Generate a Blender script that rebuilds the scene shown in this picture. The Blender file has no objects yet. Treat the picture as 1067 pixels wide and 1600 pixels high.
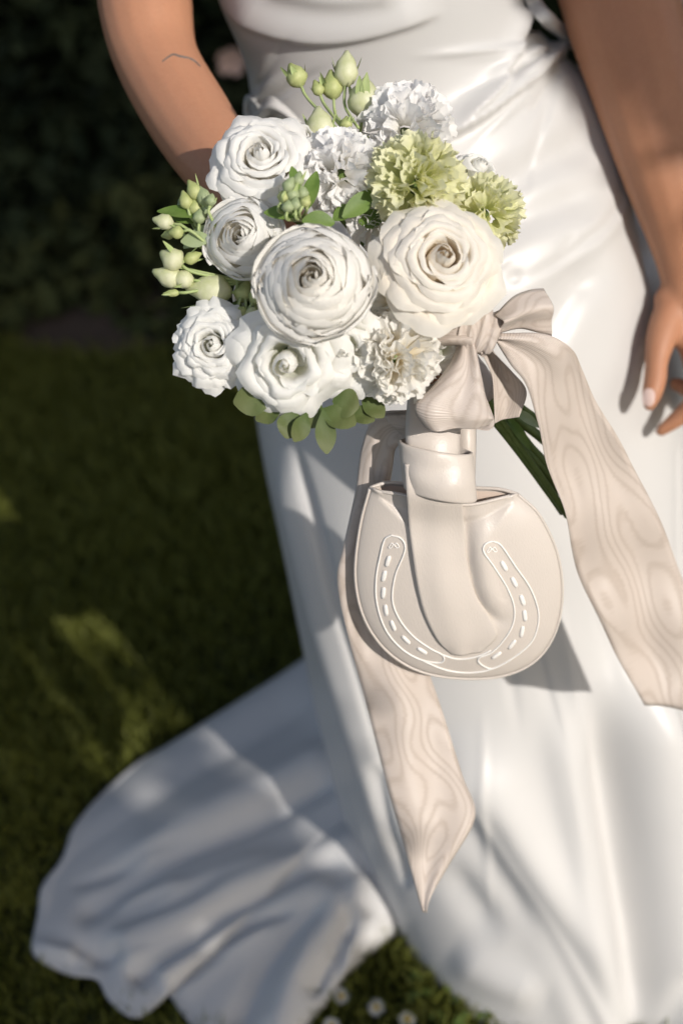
import bpy, math, random
import numpy as np
from mathutils import Vector, Matrix
random.seed(7); rng = np.random.default_rng(7)
C = bpy.context.scene
col = C.collection
R_ = math.radians

# ---------------------------------------------------------------- camera, sky, sun, exposure
PITCH, ROLL, CAM = R_(40), R_(9), np.array([0, 0, 1.6])
FW = np.array([0, math.cos(PITCH), -math.sin(PITCH)])
_r0, _u0 = np.array([1., 0, 0]), np.array([0, math.sin(PITCH), math.cos(PITCH)])
RT = math.cos(ROLL) * _r0 - math.sin(ROLL) * _u0
UP = math.cos(ROLL) * _u0 + math.sin(ROLL) * _r0
FOC = 2222.0
cd = bpy.data.cameras.new('camera'); cam = bpy.data.objects.new('camera', cd); col.objects.link(cam)
cd.sensor_fit = 'VERTICAL'; cd.sensor_height = 36; cd.sensor_width = 24; cd.lens = 50
cd.clip_start = 0.05; cd.clip_end = 400
cd.dof.use_dof = True; cd.dof.focus_distance = 1.145; cd.dof.aperture_fstop = 2.7; cd.dof.aperture_blades = 9
M = Matrix(((RT[0], UP[0], -FW[0], CAM[0]), (RT[1], UP[1], -FW[1], CAM[1]), (RT[2], UP[2], -FW[2], CAM[2]), (0, 0, 0, 1)))
cam.matrix_world = M
C.camera = cam
SUN_EL, SUN_AZ = R_(32), R_(33)            # elevation; azimuth to the right of straight behind the camera
SUN = np.array([math.sin(SUN_AZ) * math.cos(SUN_EL), -math.cos(SUN_AZ) * math.cos(SUN_EL), math.sin(SUN_EL)])
w = bpy.data.worlds.new('World'); C.world = w; w.use_nodes = True
wn = w.node_tree.nodes; wl = w.node_tree.links
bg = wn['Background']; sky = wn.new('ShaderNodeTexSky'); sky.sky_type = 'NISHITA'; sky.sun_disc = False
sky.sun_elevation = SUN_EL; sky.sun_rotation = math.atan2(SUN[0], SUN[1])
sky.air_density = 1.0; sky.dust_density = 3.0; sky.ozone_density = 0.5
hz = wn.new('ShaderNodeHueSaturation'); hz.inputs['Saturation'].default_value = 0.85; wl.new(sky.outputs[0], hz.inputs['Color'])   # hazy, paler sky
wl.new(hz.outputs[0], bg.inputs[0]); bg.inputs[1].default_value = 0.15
sd = bpy.data.lights.new('sun', 'SUN'); sd.energy = 3.8; sd.angle = R_(0.45); sd.color = (1, 0.95, 0.885)
so = bpy.data.objects.new('sun', sd); col.objects.link(so)
so.rotation_euler = Vector(SUN).to_track_quat('Z', 'Y').to_euler()
so.location = (6, -8, 8)
C.view_settings.view_transform = 'Standard'; C.view_settings.look = 'None'
C.view_settings.exposure = 0.0; C.view_settings.gamma = 1; C.view_settings.use_curve_mapping = False
C.cycles.max_bounces = 10; C.cycles.diffuse_bounces = 8

# ---------------------------------------------------------------- helpers
def at(x, y, z):
    """photo point at a distance along the view axis -> place in the garden"""
    return CAM + z * (FW + RT * (x - 533.5) / FOC - UP * (y - 800) / FOC)
def gnd(x, y, h=0.0):
    d = FW + RT * (x - 533.5) / FOC - UP * (y - 800) / FOC
    return CAM + d * (h - CAM[2]) / d[2]
def proj(P):
    d = np.asarray(P) - CAM; z = d @ FW
    return np.stack([533.5 + FOC * (d @ RT) / z, 800 - FOC * (d @ UP) / z], -1)
def nrm(v): v = np.asarray(v, float); return v / (np.linalg.norm(v) + 1e-12)
WLOC = {}
def tag(o, label=None, cat=None, group=None, kind=None):
    for k, v in (('label', label), ('category', cat), ('group', group), ('kind', kind)):
        if v: o[k] = v
    return o
def link(o, W, parent=None):
    W = np.asarray(W, float); col.objects.link(o); WLOC[o.name] = W
    if parent is not None:
        o.parent = parent; o.location = Vector(W - WLOC[parent.name])
    else: o.location = Vector(W)
    return o
def empty(name, W, **k):
    o = bpy.data.objects.new(name, None); o.empty_display_size = 0.05
    return tag(link(o, W), **k)
def mesh(name, V, F, mat, parent=None, uv=None, smooth=True, origin=None, **k):
    V = np.asarray(V, float); W = V.mean(0) if origin is None else np.asarray(origin, float)
    me = bpy.data.meshes.new(name); me.from_pydata((V - W).tolist(), [], [tuple(int(i) for i in f) for f in F]); me.update()
    if smooth: me.polygons.foreach_set('use_smooth', [True] * len(me.polygons))
    if uv is not None:
        l = me.uv_layers.new(name='uv'); idx = np.zeros(len(me.loops), int); me.loops.foreach_get('vertex_index', idx)
        l.data.foreach_set('uv', np.asarray(uv, float)[idx].ravel())
    me.materials.append(mat)
    o = bpy.data.objects.new(name, me); link(o, W, parent)
    return tag(o, **k)
def grid_faces(n, m, closed=False):
    F = []; mm = m if closed else m - 1
    for i in range(n - 1):
        for j in range(mm):
            a = i * m + j; b = i * m + (j + 1) % m
            F.append((a, b, b + m, a + m))
    return F
def crom(P, n):
    """n points evenly along a smooth curve through P"""
    P = np.asarray(P, float)
    Q = np.vstack([2 * P[0] - P[1], P, 2 * P[-1] - P[-2]]); out = []
    for i in range(len(P) - 1):
        a, b, c, d = Q[i:i + 4]
        for t in np.linspace(0, 1, 24, endpoint=False):
            out.append(.5 * ((2 * b) + (c - a) * t + (2 * a - 5 * b + 4 * c - d) * t * t + (3 * b - a - 3 * c + d) * t ** 3))
    out.append(P[-1]); out = np.array(out)
    s = np.r_[0, np.cumsum(np.linalg.norm(np.diff(out[:, :3], axis=0), axis=1))]
    q = np.linspace(0, s[-1], n)
    return np.stack([np.interp(q, s, out[:, k]) for k in range(out.shape[1])], -1)
def sweep(P, r, seg=10, cap=True):
    """tube along points with radii"""
    P = np.asarray(P, float); r = np.broadcast_to(np.asarray(r, float), (len(P),)); V = []; T = np.gradient(P, axis=0)
    ref = np.array([0.31, 0.17, 0.93]); t0 = nrm(T[0]); n = nrm(np.cross(t0, ref))
    for i in range(len(P)):
        t = nrm(T[i]); n = nrm(n - t * (n @ t)); b = np.cross(t, n)
        for k in range(seg):
            a = 2 * math.pi * k / seg; V.append(P[i] + r[i] * (math.cos(a) * n + math.sin(a) * b))
    F = grid_faces(len(P), seg, True)
    if cap:
        F.append(tuple(range(seg))[::-1]); F.append(tuple(range((len(P) - 1) * seg, len(P) * seg)))
    return np.array(V), F
def merge(parts):
    V, F, n = [], [], 0
    for v, f in parts:
        V.append(np.asarray(v)); F += [tuple(i + n for i in q) for q in f]; n += len(v)
    return np.vstack(V), F
def wob(P, s, amp, seed=0):
    """smooth pseudo noise from sines"""
    g = np.random.default_rng(seed); out = np.zeros(P.shape[:-1])
    for k in range(6):
        d = g.normal(size=P.shape[-1]); d /= np.linalg.norm(d)
        out += np.sin(P @ d * s * (0.6 + 0.35 * k) + g.uniform(0, 6.28)) / (1 + .5 * k)
    return out * amp / 2.2

# ---------------------------------------------------------------- materials
class NT:
    def __init__(s, name):
        s.m = bpy.data.materials.new(name); s.m.use_nodes = True; s.t = s.m.node_tree; s.b = s.t.nodes['Principled BSDF']; s.o = s.t.nodes['Material Output']
    def n(s, ty, **k):
        x = s.t.nodes.new('ShaderNode' + ty)
        for a, v in k.items(): setattr(x, a, v)
        return x
    def l(s, a, b): s.t.links.new(a, b)
    def val(s, x, v):
        if hasattr(v, 'is_output'): s.l(v, x)
        else: x.default_value = v
    def math(s, op, a, b=0.0, c=None):
        x = s.n('Math', operation=op); s.val(x.inputs[0], a); s.val(x.inputs[1], b)
        if c is not None: s.val(x.inputs[2], c)
        return x.outputs[0]
    def noise(s, scale, vec=None, detail=4, rough=.55, mapscale=None):
        x = s.n('TexNoise'); x.inputs['Scale'].default_value = scale; x.inputs['Detail'].default_value = detail; x.inputs['Roughness'].default_value = rough
        if vec is None:
            tc = s.n('TexCoord'); vec = tc.outputs['Object']
        if mapscale:
            mp = s.n('Mapping'); mp.inputs['Scale'].default_value = mapscale; s.l(vec, mp.inputs[0]); vec = mp.outputs[0]
        s.l(vec, x.inputs['Vector']); return x.outputs['Fac']
    def mix(s, f, a, b):
        x = s.n('Mix', data_type='RGBA'); s.val(x.inputs['Factor'], f)
        s.val(x.inputs['A'], a if hasattr(a, 'is_output') else (*a, 1)); s.val(x.inputs['B'], b if hasattr(b, 'is_output') else (*b, 1))
        return x.outputs['Result']
    def bump(s, h, strength=.3, dist=.001):
        x = s.n('Bump'); x.inputs['Strength'].default_value = strength; x.inputs['Distance'].default_value = dist
        s.l(h, x.inputs['Height']); s.l(x.outputs[0], s.b.inputs['Normal']); return x.outputs[0]
    def ramp(s, f, *st):
        x = s.n('ValToRGB'); s.l(f, x.inputs[0]); e = x.color_ramp.elements
        while len(e) < len(st): e.new(.5)
        for i, (p, c) in enumerate(st): e[i].position = p; e[i].color = (*c, 1) if len(c) == 3 else c
        return x.outputs[0]
    def uv(s):
        x = s.n('UVMap'); x.uv_map = 'uv'; q = s.n('SeparateXYZ'); s.l(x.outputs[0], q.inputs[0]); return q.outputs[0], q.outputs[1], x.outputs[0]
    def set(s, **k):
        for a, v in k.items():
            i = s.b.inputs[a.replace('_', ' ')]
            s.val(i, (*v, 1) if isinstance(v, tuple) and len(v) == 3 and i.type == 'RGBA' else v)
        return s
def translucent(nt, colr, fac):
    tr = nt.n('BsdfTranslucent'); nt.val(tr.inputs[0], colr if hasattr(colr, 'is_output') else (*colr, 1))
    mx = nt.n('MixShader'); mx.inputs[0].default_value = fac
    nt.l(nt.b.outputs[0], mx.inputs[1]); nt.l(tr.outputs[0], mx.inputs[2]); nt.l(mx.outputs[0], nt.o.inputs[0])

def satin(name, colr, rough=.36, weave=900, crumple=0, spec=.5):
    t = NT(name)
    n1 = t.noise(14, detail=3)
    c = t.mix(n1, tuple(x * .96 for x in colr), colr)
    t.set(Base_Color=c, Specular_IOR_Level=spec, Sheen_Weight=.05, Sheen_Roughness=.4)
    t.l(t.math('MULTIPLY_ADD', t.noise(60, detail=2), .10, rough - .05), t.b.inputs['Roughness'])
    if crumple:
        h = t.math('ADD', t.math('MULTIPLY', t.noise(16, detail=2), crumple), t.noise(weave, mapscale=(1, 1, .25), detail=2)); t.bump(h, .16, .0015); return t.m
    t.bump(t.noise(weave, mapscale=(1, 1, .25), detail=2), .12, .0004)
    return t.m
M_gown = satin('gown_satin', (.565, .553, .54), .36, spec=.34)
M_bag = satin('bag_satin', (.585, .525, .472), .35, crumple=2.5, spec=.38)
M_lining = satin('lining_satin', (.70, .57, .48), .40)
def moire(name, colr):
    t = NT(name); u, v, uv = t.uv()
    n = t.noise(1.0, uv, detail=.3, rough=.3, mapscale=(2.1, .62, 1))
    n2 = t.noise(1.0, uv, detail=3, mapscale=(3.5, 40, 1))
    ph = t.math('ADD', t.math('ADD', t.math('MULTIPLY', u, 30.0), t.math('MULTIPLY', n, 54.0)), t.math('MULTIPLY', n2, 3.2))
    s1 = t.math('SINE', ph)
    band = t.math('MULTIPLY_ADD', s1, .5, .5)
    line = t.math('ADD', t.math('POWER', band, 2.6), t.math('MULTIPLY_ADD', t.noise(1.0, uv, detail=1, mapscale=(3.4, .8, 1)), 0.8, -.4))
    rib = t.math('SINE', t.math('MULTIPLY', v, 240.0))
    ribc = t.math('MULTIPLY_ADD', rib, .12, 0.0)
    f = t.math('ADD', t.math('MULTIPLY', line, .74), ribc); 
    c = t.mix(f, tuple(x * 1.0 for x in colr), tuple(x * y for x, y in zip(colr, (.80, .77, .74))))
    t.set(Base_Color=c, Specular_IOR_Level=.5, Sheen_Weight=.1)
    t.l(t.math('MULTIPLY_ADD', band, .16, .40), t.b.inputs['Roughness'])
    t.bump(t.math('ADD', rib, t.math('MULTIPLY', band, .25)), .35, .0004)
    return t.m
M_ribbon = moire('moire_ribbon', (.545, .47, .415))
def petal_mat(name, tip, base, pw=1.0, tr=.42, lo=.0, hi=.75):
    t = NT(name); u, v, uv = t.uv()
    veins = t.noise(1.0, uv, detail=3, mapscale=(22, 2.2, 1))
    f = t.n('MapRange'); f.inputs[1].default_value = lo; f.inputs[2].default_value = hi; t.l(v, f.inputs[0])
    c = t.mix(t.math('ADD', f.outputs[0], t.math('MULTIPLY_ADD', t.noise(25, detail=2), .24, -.12)), base, tip)
    c2 = t.mix(t.math('MULTIPLY', veins, .10), c, tuple(x * .8 for x in base))
    t.set(Base_Color=c2, Roughness=.55, Specular_IOR_Level=.3)
    t.bump(veins, .18, .0008); translucent(t, c2, tr)
    return t.m
M_white = petal_mat('white_petal', (.94, .93, .905), (.92, .86, .72), hi=.85)
M_ran = petal_mat('ranunculus_petal', (.94, .925, .89), (.92, .79, .56), hi=.8)
M_rose = petal_mat('rose_petal', (.94, .91, .85), (.92, .73, .44), hi=.9)
M_lis = petal_mat('lisianthus_petal', (.94, .93, .905), (.86, .87, .68), hi=.7)
M_carn = petal_mat('green_carnation_petal', (.88, .87, .62), (.72, .75, .34), hi=.9)
M_wcarn = petal_mat('white_carnation_petal', (.94, .93, .92), (.92, .90, .83), hi=.6)
M_ccarn = petal_mat('cream_carnation_petal', (.94, .925, .885), (.90, .80, .58), hi=.7)
def leaf_mat(name, c1, c2, tr=.2, rough=.5, scale=30):
    t = NT(name); f_ = t.n('MapRange'); f_.inputs[1].default_value = .32; f_.inputs[2].default_value = .68; t.l(t.noise(scale, detail=7, rough=.68), f_.inputs[0]); c = t.mix(f_.outputs[0], c1, c2)
    t.set(Base_Color=c, Roughness=rough, Specular_IOR_Level=.35); translucent(t, c, tr); return t.m
M_bud = leaf_mat('bud_green', (.30, .37, .11), (.56, .58, .27), .15, scale=45)
M_palebud = leaf_mat('bud_pale', (.52, .56, .24), (.76, .75, .54), .2, scale=45)
M_leaf = leaf_mat('leaf_green', (.10, .18, .03), (.20, .29, .07), .25, scale=40)
M_sage = leaf_mat('sage_leaf', (.30, .38, .18), (.42, .48, .28), .2, scale=40)
M_hyd = petal_mat('hydrangea_sepal', (.13, .145, .055), (.07, .11, .028), tr=.15, hi=1.1)
M_stem = leaf_mat('stem_green', (.07, .12, .02), (.16, .21, .06), 0, scale=60)
M_palestem = leaf_mat('pale_stem', (.30, .38, .14), (.40, .46, .22), 0, scale=60)
def skin():
    t = NT('skin')
    c = t.mix(t.noise(16, detail=8, rough=.7), (.40, .188, .105), (.50, .258, .152))
    c = t.mix(t.math('MULTIPLY', t.noise(240, detail=4), .55), c, (.37, .16, .092))
    t.set(Base_Color=c, Roughness=.5, Specular_IOR_Level=.3, Subsurface_Weight=.12, Subsurface_Radius=(.012, .004, .002), Subsurface_Scale=.6)
    t.bump(t.noise(420, detail=4), .25, .0008); return t.m
M_skin = skin()
M_nail = NT('nail_polish').set(Base_Color=(.74, .55, .49), Roughness=.14, Coat_Weight=.6).m
M_ink = NT('tattoo_ink').set(Base_Color=(.10, .085, .075), Roughness=.6).m
M_hair = NT('dark_hair').set(Base_Color=(.05, .03, .02), Roughness=.4).m
t = NT('embroidery_thread'); t.set(Base_Color=(.80, .77, .73), Roughness=.38, Sheen_Weight=.3); t.bump(t.noise(1500, detail=1), .3, .0004); M_thread = t.m
M_metal = NT('clasp_metal').set(Base_Color=(.30, .24, .18), Metallic=1.0, Roughness=.3).m
t = NT('lawn_soil'); t.set(Base_Color=t.mix(t.noise(9, detail=6), (.016, .022, .007), (.035, .042, .013)), Roughness=.95); M_soil = t.m
t = NT('bed_soil'); t.set(Base_Color=t.mix(t.noise(14, detail=6), (.03, .022, .015), (.075, .05, .036)), Roughness=.95); t.bump(t.noise(60), .6, .01); M_bed = t.m
def blade():
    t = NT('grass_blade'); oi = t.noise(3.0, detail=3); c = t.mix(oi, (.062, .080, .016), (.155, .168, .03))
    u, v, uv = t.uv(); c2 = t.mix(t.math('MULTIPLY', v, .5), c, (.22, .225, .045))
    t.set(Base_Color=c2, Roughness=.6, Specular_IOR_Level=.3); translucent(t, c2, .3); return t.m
M_grass = blade()
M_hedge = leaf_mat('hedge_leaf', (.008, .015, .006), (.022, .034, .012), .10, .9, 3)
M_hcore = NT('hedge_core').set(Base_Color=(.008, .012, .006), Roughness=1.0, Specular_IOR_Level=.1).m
M_cover = leaf_mat('cover_leaf', (.03, .042, .012), (.055, .062, .018), .15, .9, 8)
M_blocker = leaf_mat('blocker_leaf', (.035, .06, .015), (.06, .09, .025), .15, .5, 3)
t = NT('bark'); t.set(Base_Color=t.mix(t.noise(12), (.06, .045, .03), (.14, .11, .08)), Roughness=.9); t.bump(t.noise(30), .6, .02); M_bark = t.m
M_yolk = NT('daisy_disc').set(Base_Color=(.70, .48, .06), Roughness=.8).m
M_clover = leaf_mat('clover_leaf', (.09, .14, .03), (.16, .21, .05), .3, scale=20)

# ---------------------------------------------------------------- ground, lawn, hedge
def sheet(name, x0, x1, y0, y1, z, mat, n=2):
    xs = np.linspace(x0, x1, n); ys = np.linspace(y0, y1, n); X, Y = np.meshgrid(xs, ys)
    mesh(name, np.stack([X, Y, X * 0 + z], -1).reshape(-1, 3), grid_faces(n, n), mat, kind='structure', origin=(0, 0, 0))
sheet('lawn_ground', -150, 150, -150, 150, 0, M_soil)
V = []; 
xs = np.linspace(-5, 5, 240)
e0 = 2.64 + .10 * np.sin(xs * 2.3) + .05 * np.sin(xs * 7 + 1) - .17 * (xs + .35)
for k in range(12):
    f = k / 11; yy = e0 * (1 - f) + 4.6 * f
    zz = .004 + .02 * min(1, 6 * f) + .008 * np.sin(xs * 31 + k * 3) * np.sin(xs * 13 + k) * (f > 0)
    V.append(np.stack([xs, yy, np.maximum(zz, .004)], -1))
mesh('flower_bed', np.concatenate(V), grid_faces(12, 240), M_bed, kind='structure', origin=(0, 0, 0))
n = 9000; gx_ = rng.uniform(-2.2, 1.6, n); gy_ = rng.uniform(2.2, 3.1, n); kk = gy_ > 2.62 + .10 * np.sin(gx_ * 2.3) - .17 * (gx_ + .35) + .12 * np.sin(gx_ * 9)
GC = np.stack([gx_, gy_, rng.uniform(.01, .09, n) * (1 + .8 * np.sin(gx_ * 5) * np.sin(gy_ * 8))], -1)[kk]
TRAIN_OUT = [(560, 1010), (500, 1042), (430, 1088), (330, 1138), (235, 1180), (172, 1228), (118, 1290), (98, 1340), (66, 1385), (60, 1430), (52, 1478), (62, 1500), (110, 1524), (152, 1532), (172, 1565), (208, 1592), (236, 1580), (262, 1556), (285, 1585), (330, 1630), (420, 1650), (480, 1606), (545, 1525), (600, 1474), (662, 1432), (700, 1420)]
def in_poly(pts, poly):
    x, y = pts[:, 0], pts[:, 1]; r = np.zeros(len(pts), bool); j = len(poly) - 1
    for i in range(len(poly)):
        xi, yi = poly[i]; xj, yj = poly[j]; r ^= ((yi > y) != (yj > y)) & (x < (xj - xi) * (y - yi) / (yj - yi + 1e-12) + xi); j = i
    return r
# grass
def make_grass():
    n = 210000
    x = rng.uniform(-1.5, 1.0, n); y = rng.uniform(.62, 3.0, n)
    edge = 2.64 + .10 * np.sin(x * 2.3) + .05 * np.sin(x * 7 + 1) - .17 * (x + .35)
    k = y < edge + rng.normal(0, .02, n); x, y = x[k], y[k]; n = len(x)
    h = rng.uniform(.018, .048, n) * (1 + .4 * np.sin(x * 9 + 2 * y) * np.sin(y * 7)); a = rng.uniform(0, 6.28, n)
    k = ~in_poly(np.stack([x, y], -1), np.array([gnd(a_, b_)[:2] for a_, b_ in TRAIN_OUT])); x, y, h, a = x[k], y[k], h[k], a[k]; n = len(x)
    wd = rng.uniform(.0014, .0032, n); ln = rng.uniform(.1, .8, n) * h; b = rng.uniform(0, 6.28, n)
    dx, dy = np.cos(a) * wd, np.sin(a) * wd
    base = np.stack([x, y, x * 0], -1); s = np.stack([dx, dy, x * 0], -1)
    mid = base + np.stack([np.cos(b) * ln * .35, np.sin(b) * ln * .35, h * .6], -1)
    tip = base + np.stack([np.cos(b) * ln, np.sin(b) * ln, h], -1)
    V = np.stack([base - s, base + s, mid + s * .8, mid - s * .8, tip], 1).reshape(-1, 3)
    me = bpy.data.meshes.new('grass'); i = np.arange(n) * 5
    me.vertices.add(n * 5); me.vertices.foreach_set('co', V.ravel())
    lo = np.stack([i, i + 1, i + 2, i + 3, i + 3, i + 2, i + 4], -1).ravel()
    me.loops.add(n * 7); me.loops.foreach_set('vertex_index', lo)
    me.polygons.add(n * 2); me.polygons.foreach_set('loop_start', np.stack([np.arange(n) * 7, np.arange(n) * 7 + 4], -1).ravel())
    l = None; me.update(calc_edges=True)
    l = me.uv_layers.new(name='uv'); uvv = np.tile(np.array([0, 0, 1, 0, 1, .6, 0, .6, 0, .6, 1, .6, .5, 1.]), n); l.data.foreach_set('uv', uvv)
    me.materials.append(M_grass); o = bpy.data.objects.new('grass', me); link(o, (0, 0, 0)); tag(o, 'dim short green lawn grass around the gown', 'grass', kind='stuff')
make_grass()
def leaves_mesh(P, size, seed=1, elong=1.7):
    """folded leaf shapes scattered at P, as vertex and face arrays"""
    g = np.random.default_rng(seed); n = len(P)
    d = g.normal(size=(n, 3)); d /= np.linalg.norm(d, axis=1)[:, None]
    e = np.cross(d, g.normal(size=(n, 3))); e /= np.linalg.norm(e, axis=1)[:, None]; nn = np.cross(d, e)
    s = (np.asarray(size) * g.uniform(.65, 1.2, n))[:, None]
    V = np.stack([P - d * s * .5 * elong, P + e * s * .5 + nn * s * .15, P + d * s * .5 * elong, P - e * s * .5 + nn * s * .15], 1).reshape(-1, 3)
    i = np.arange(n) * 4
    return V, np.stack([i, i + 1, i + 2], -1), np.stack([i, i + 2, i + 3], -1)
def leaves_obj(name, P, size, mat, parent=None, seed=1, **k):
    V, a, b = leaves_mesh(P, size, seed); F = np.stack([a, b], 1).reshape(-1, 3)
    W = V.mean(0); me = bpy.data.meshes.new(name); me.vertices.add(len(V)); me.vertices.foreach_set('co', (V - W).ravel())
    me.loops.add(F.size); me.loops.foreach_set('vertex_index', F.ravel()); me.polygons.add(len(F)); me.polygons.foreach_set('loop_start', np.arange(len(F)) * 3)
    me.update(calc_edges=True); me.materials.append(mat)
    o = bpy.data.objects.new(name, me); link(o, W, parent); return tag(o, **k)
gc = leaves_obj('ground_cover', GC, .045, M_cover, None, 5); tag(gc, 'dark low ground cover leaves along the foot of the hedge', 'ground cover', kind='stuff')
# hedge: dark leafy bank behind the lawn
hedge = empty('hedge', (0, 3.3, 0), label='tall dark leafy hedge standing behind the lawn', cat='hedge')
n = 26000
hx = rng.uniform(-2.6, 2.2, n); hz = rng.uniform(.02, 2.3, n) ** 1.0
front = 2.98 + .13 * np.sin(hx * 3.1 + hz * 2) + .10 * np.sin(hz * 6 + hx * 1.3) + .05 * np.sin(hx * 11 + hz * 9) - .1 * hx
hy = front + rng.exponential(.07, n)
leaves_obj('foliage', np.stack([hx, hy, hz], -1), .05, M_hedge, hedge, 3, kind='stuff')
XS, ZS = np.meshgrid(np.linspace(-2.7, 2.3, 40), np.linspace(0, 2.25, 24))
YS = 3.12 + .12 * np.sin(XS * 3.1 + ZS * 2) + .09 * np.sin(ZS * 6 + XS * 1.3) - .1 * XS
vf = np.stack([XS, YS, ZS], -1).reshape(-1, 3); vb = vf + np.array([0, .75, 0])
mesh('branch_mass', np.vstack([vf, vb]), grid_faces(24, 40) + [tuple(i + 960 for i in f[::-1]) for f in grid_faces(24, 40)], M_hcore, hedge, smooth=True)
def blossom(px, py, yy, r, label):
    d = FW + RT * (px - 533.5) / FOC - UP * (py - 800) / FOC; p = CAM + d * yy / d[1]
    e = empty('hedge_blossom', p, label=label, cat='flower', group='pale blossoms in the hedge')
    for k in range(5):
        a = k * 1.2566; u = np.linspace(0, 1, 5); V = []
        for i in u:
            for j in (-1, 0, 1):
                wv = math.sin(min(1, i * .9 + .1) * math.pi * .8) * .45
                V.append(p + r * np.array([math.cos(a) * i - math.sin(a) * j * wv, -.35 * i * i - .1, math.sin(a) * i + math.cos(a) * j * wv]))
        mesh('petal', V, grid_faces(5, 3), M_blossom, e)
M_blossom = petal_mat('blossom_petal', (.72, .58, .54), (.66, .48, .42))
blossom(362, 93, 2.75, .030, 'pale pink blossom in the hedge beside the gown waist')
blossom(1058, 6, 2.72, .030, 'pale blossom in the hedge beyond the hanging arm, top right')
blossom(290, 128, 2.80, .016, 'small dim blossom in the hedge behind the bent elbow')

# ---------------------------------------------------------------- person: body
person = empty('person', (.17, 1.33, 0), label='person in a white satin gown, one arm holding the bouquet, other hand hanging', cat='person')
def tube_px(pts, ns=None):
    """pts: (px, py, distance, radius in px) -> swept closed tube"""
    W = np.array([[*at(x, y, z), r * z / FOC] for x, y, z, r in pts])
    L = np.linalg.norm(np.diff(W[:, :3], axis=0), axis=1).sum()
    Q = crom(W, ns or max(6, int(L / (W[:, 3].min() * .5))))
    return round_ends(Q)
def round_ends(Q):
    P = Q[:, :3]; r = Q[:, 3]; t0 = nrm(P[0] - P[1]); t1 = nrm(P[-1] - P[-2]); a = [(.35, .94), (.7, .71), (.94, .34)]
    P2 = np.vstack([[P[0] + t0 * r[0] * s for s, c in a[::-1]], P, [P[-1] + t1 * r[-1] * s for s, c in a]])
    r2 = np.r_[[r[0] * c for s, c in a[::-1]], r, [r[-1] * c for s, c in a]]
    return sweep(P2, r2, 16)
def tube_w(pts, ns=None):
    W = np.array(pts, float); L = np.linalg.norm(np.diff(W[:, :3], axis=0), axis=1).sum()
    return round_ends(crom(W, ns or max(6, int(L / (W[:, 3].min() * .5)))))
body = []
sh_r, sh_l = (-.055, 1.43, 1.37), (.285, 1.43, 1.37)
# bent arm (elbow, forearm, wrist, palm behind the flowers)
A = [(*at(205, -170, 1.40), .047), (*at(222, -60, 1.375), .0465), (*at(229, 20, 1.35), .0445), (*at(247, 97, 1.335), .0400), (*at(298, 187, 1.30), .0392), (*at(350, 262, 1.26), .0350), (*at(415, 335, 1.225), .0290), (*at(485, 405, 1.195), .0245), (*at(560, 470, 1.18), .024)]
body.append(tube_w([(*sh_r, .055), (-.10, 1.43, 1.28, .05)] + A))
body.append(tube_w([(*at(520, 430, 1.19), .024), (*at(590, 490, 1.18), .026), (*at(640, 525, 1.185), .024)]))
for k in range(4):   # fingers closed round the stems
    o = np.array([14, -30]) * (k - 1.5) * .85
    c = np.array([662, 540]) + np.array([.55, -.5]) * (k - 1.5) * 34
    body.append(tube_w([(*at(c[0] - 30, c[1] - 14, 1.19), .010), (*at(c[0] + 8, c[1] + 12, 1.205), .0098), (*at(c[0] + 36, c[1] + 34, 1.19), .009), (*at(c[0] + 40, c[1] + 38, 1.165), .0085), (*at(c[0] + 20, c[1] + 22, 1.15), .0078)][: 5 - (k == 3)]))
body.append(tube_w([(*at(590, 520, 1.18), .013), (*at(640, 560, 1.155), .012), (*at(690, 570, 1.145), .010), (*at(720, 560, 1.15), .009)]))
# hanging arm and hand
B_ = [(*at(930, -180, 1.43), .056), (*at(945, -80, 1.43), .058), (*at(972, 20, 1.425), .058), (*at(1008, 140, 1.425), .0535), (*at(1040, 260, 1.43), .046), (*at(1064, 360, 1.455), .0365), (*at(1075, 430, 1.472), .029), (*at(1082, 480, 1.478), .029)]
body.append(tube_w([(*sh_l, .055), (.30, 1.43, 1.27, .052)] + B_))
for k, (a, b) in enumerate([((1065, 455), (1080, 545)), ((1085, 455), (1103, 555)), ((1103, 455), (1128, 550)), ((1118, 460), (1148, 540))]):   # palm
    body.append(tube_w([(*at(*a, 1.485 + .006 * k), .0165), (*at((a[0] + b[0]) / 2 - 4, (a[1] + b[1]) / 2, 1.475 + .008 * k), .0175), (*at(*b, 1.475 + .010 * k), .014)]))
body.append(tube_px([(1072, 448, 1.483, 24), (1046, 490, 1.471, 26), (1032, 530, 1.463, 24), (1025, 566, 1.458, 18.5), (1023, 592, 1.456, 18.5), (1018, 615, 1.454, 16.5), (1014, 632, 1.453, 11.5)]))   # thumb
body.append(tube_px([(1046, 470, 1.477, 26), (1060, 515, 1.475, 24), (1075, 535, 1.478, 20)]))   # web of the thumb
body.append(tube_px([(1078, 540, 1.475, 20), (1090, 592, 1.465, 18.5), (1084, 628, 1.471, 16.5), (1060, 652, 1.481, 14.5), (1032, 673, 1.488, 10)]))   # index
body.append(tube_px([(1102, 550, 1.485, 19), (1112, 606, 1.481, 18), (1096, 620, 1.498, 16), (1066, 604, 1.511, 13), (1054, 600, 1.513, 11)]))
body.append(tube_px([(1127, 545, 1.498, 18), (1140, 606, 1.495, 17), (1128, 640, 1.508, 15), (1096, 640, 1.518, 12)]))
body.append(tube_px([(1146, 540, 1.508, 15), (1160, 590, 1.508, 14), (1150, 618, 1.518, 12), (1128, 618, 1.525, 10)]))
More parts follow.
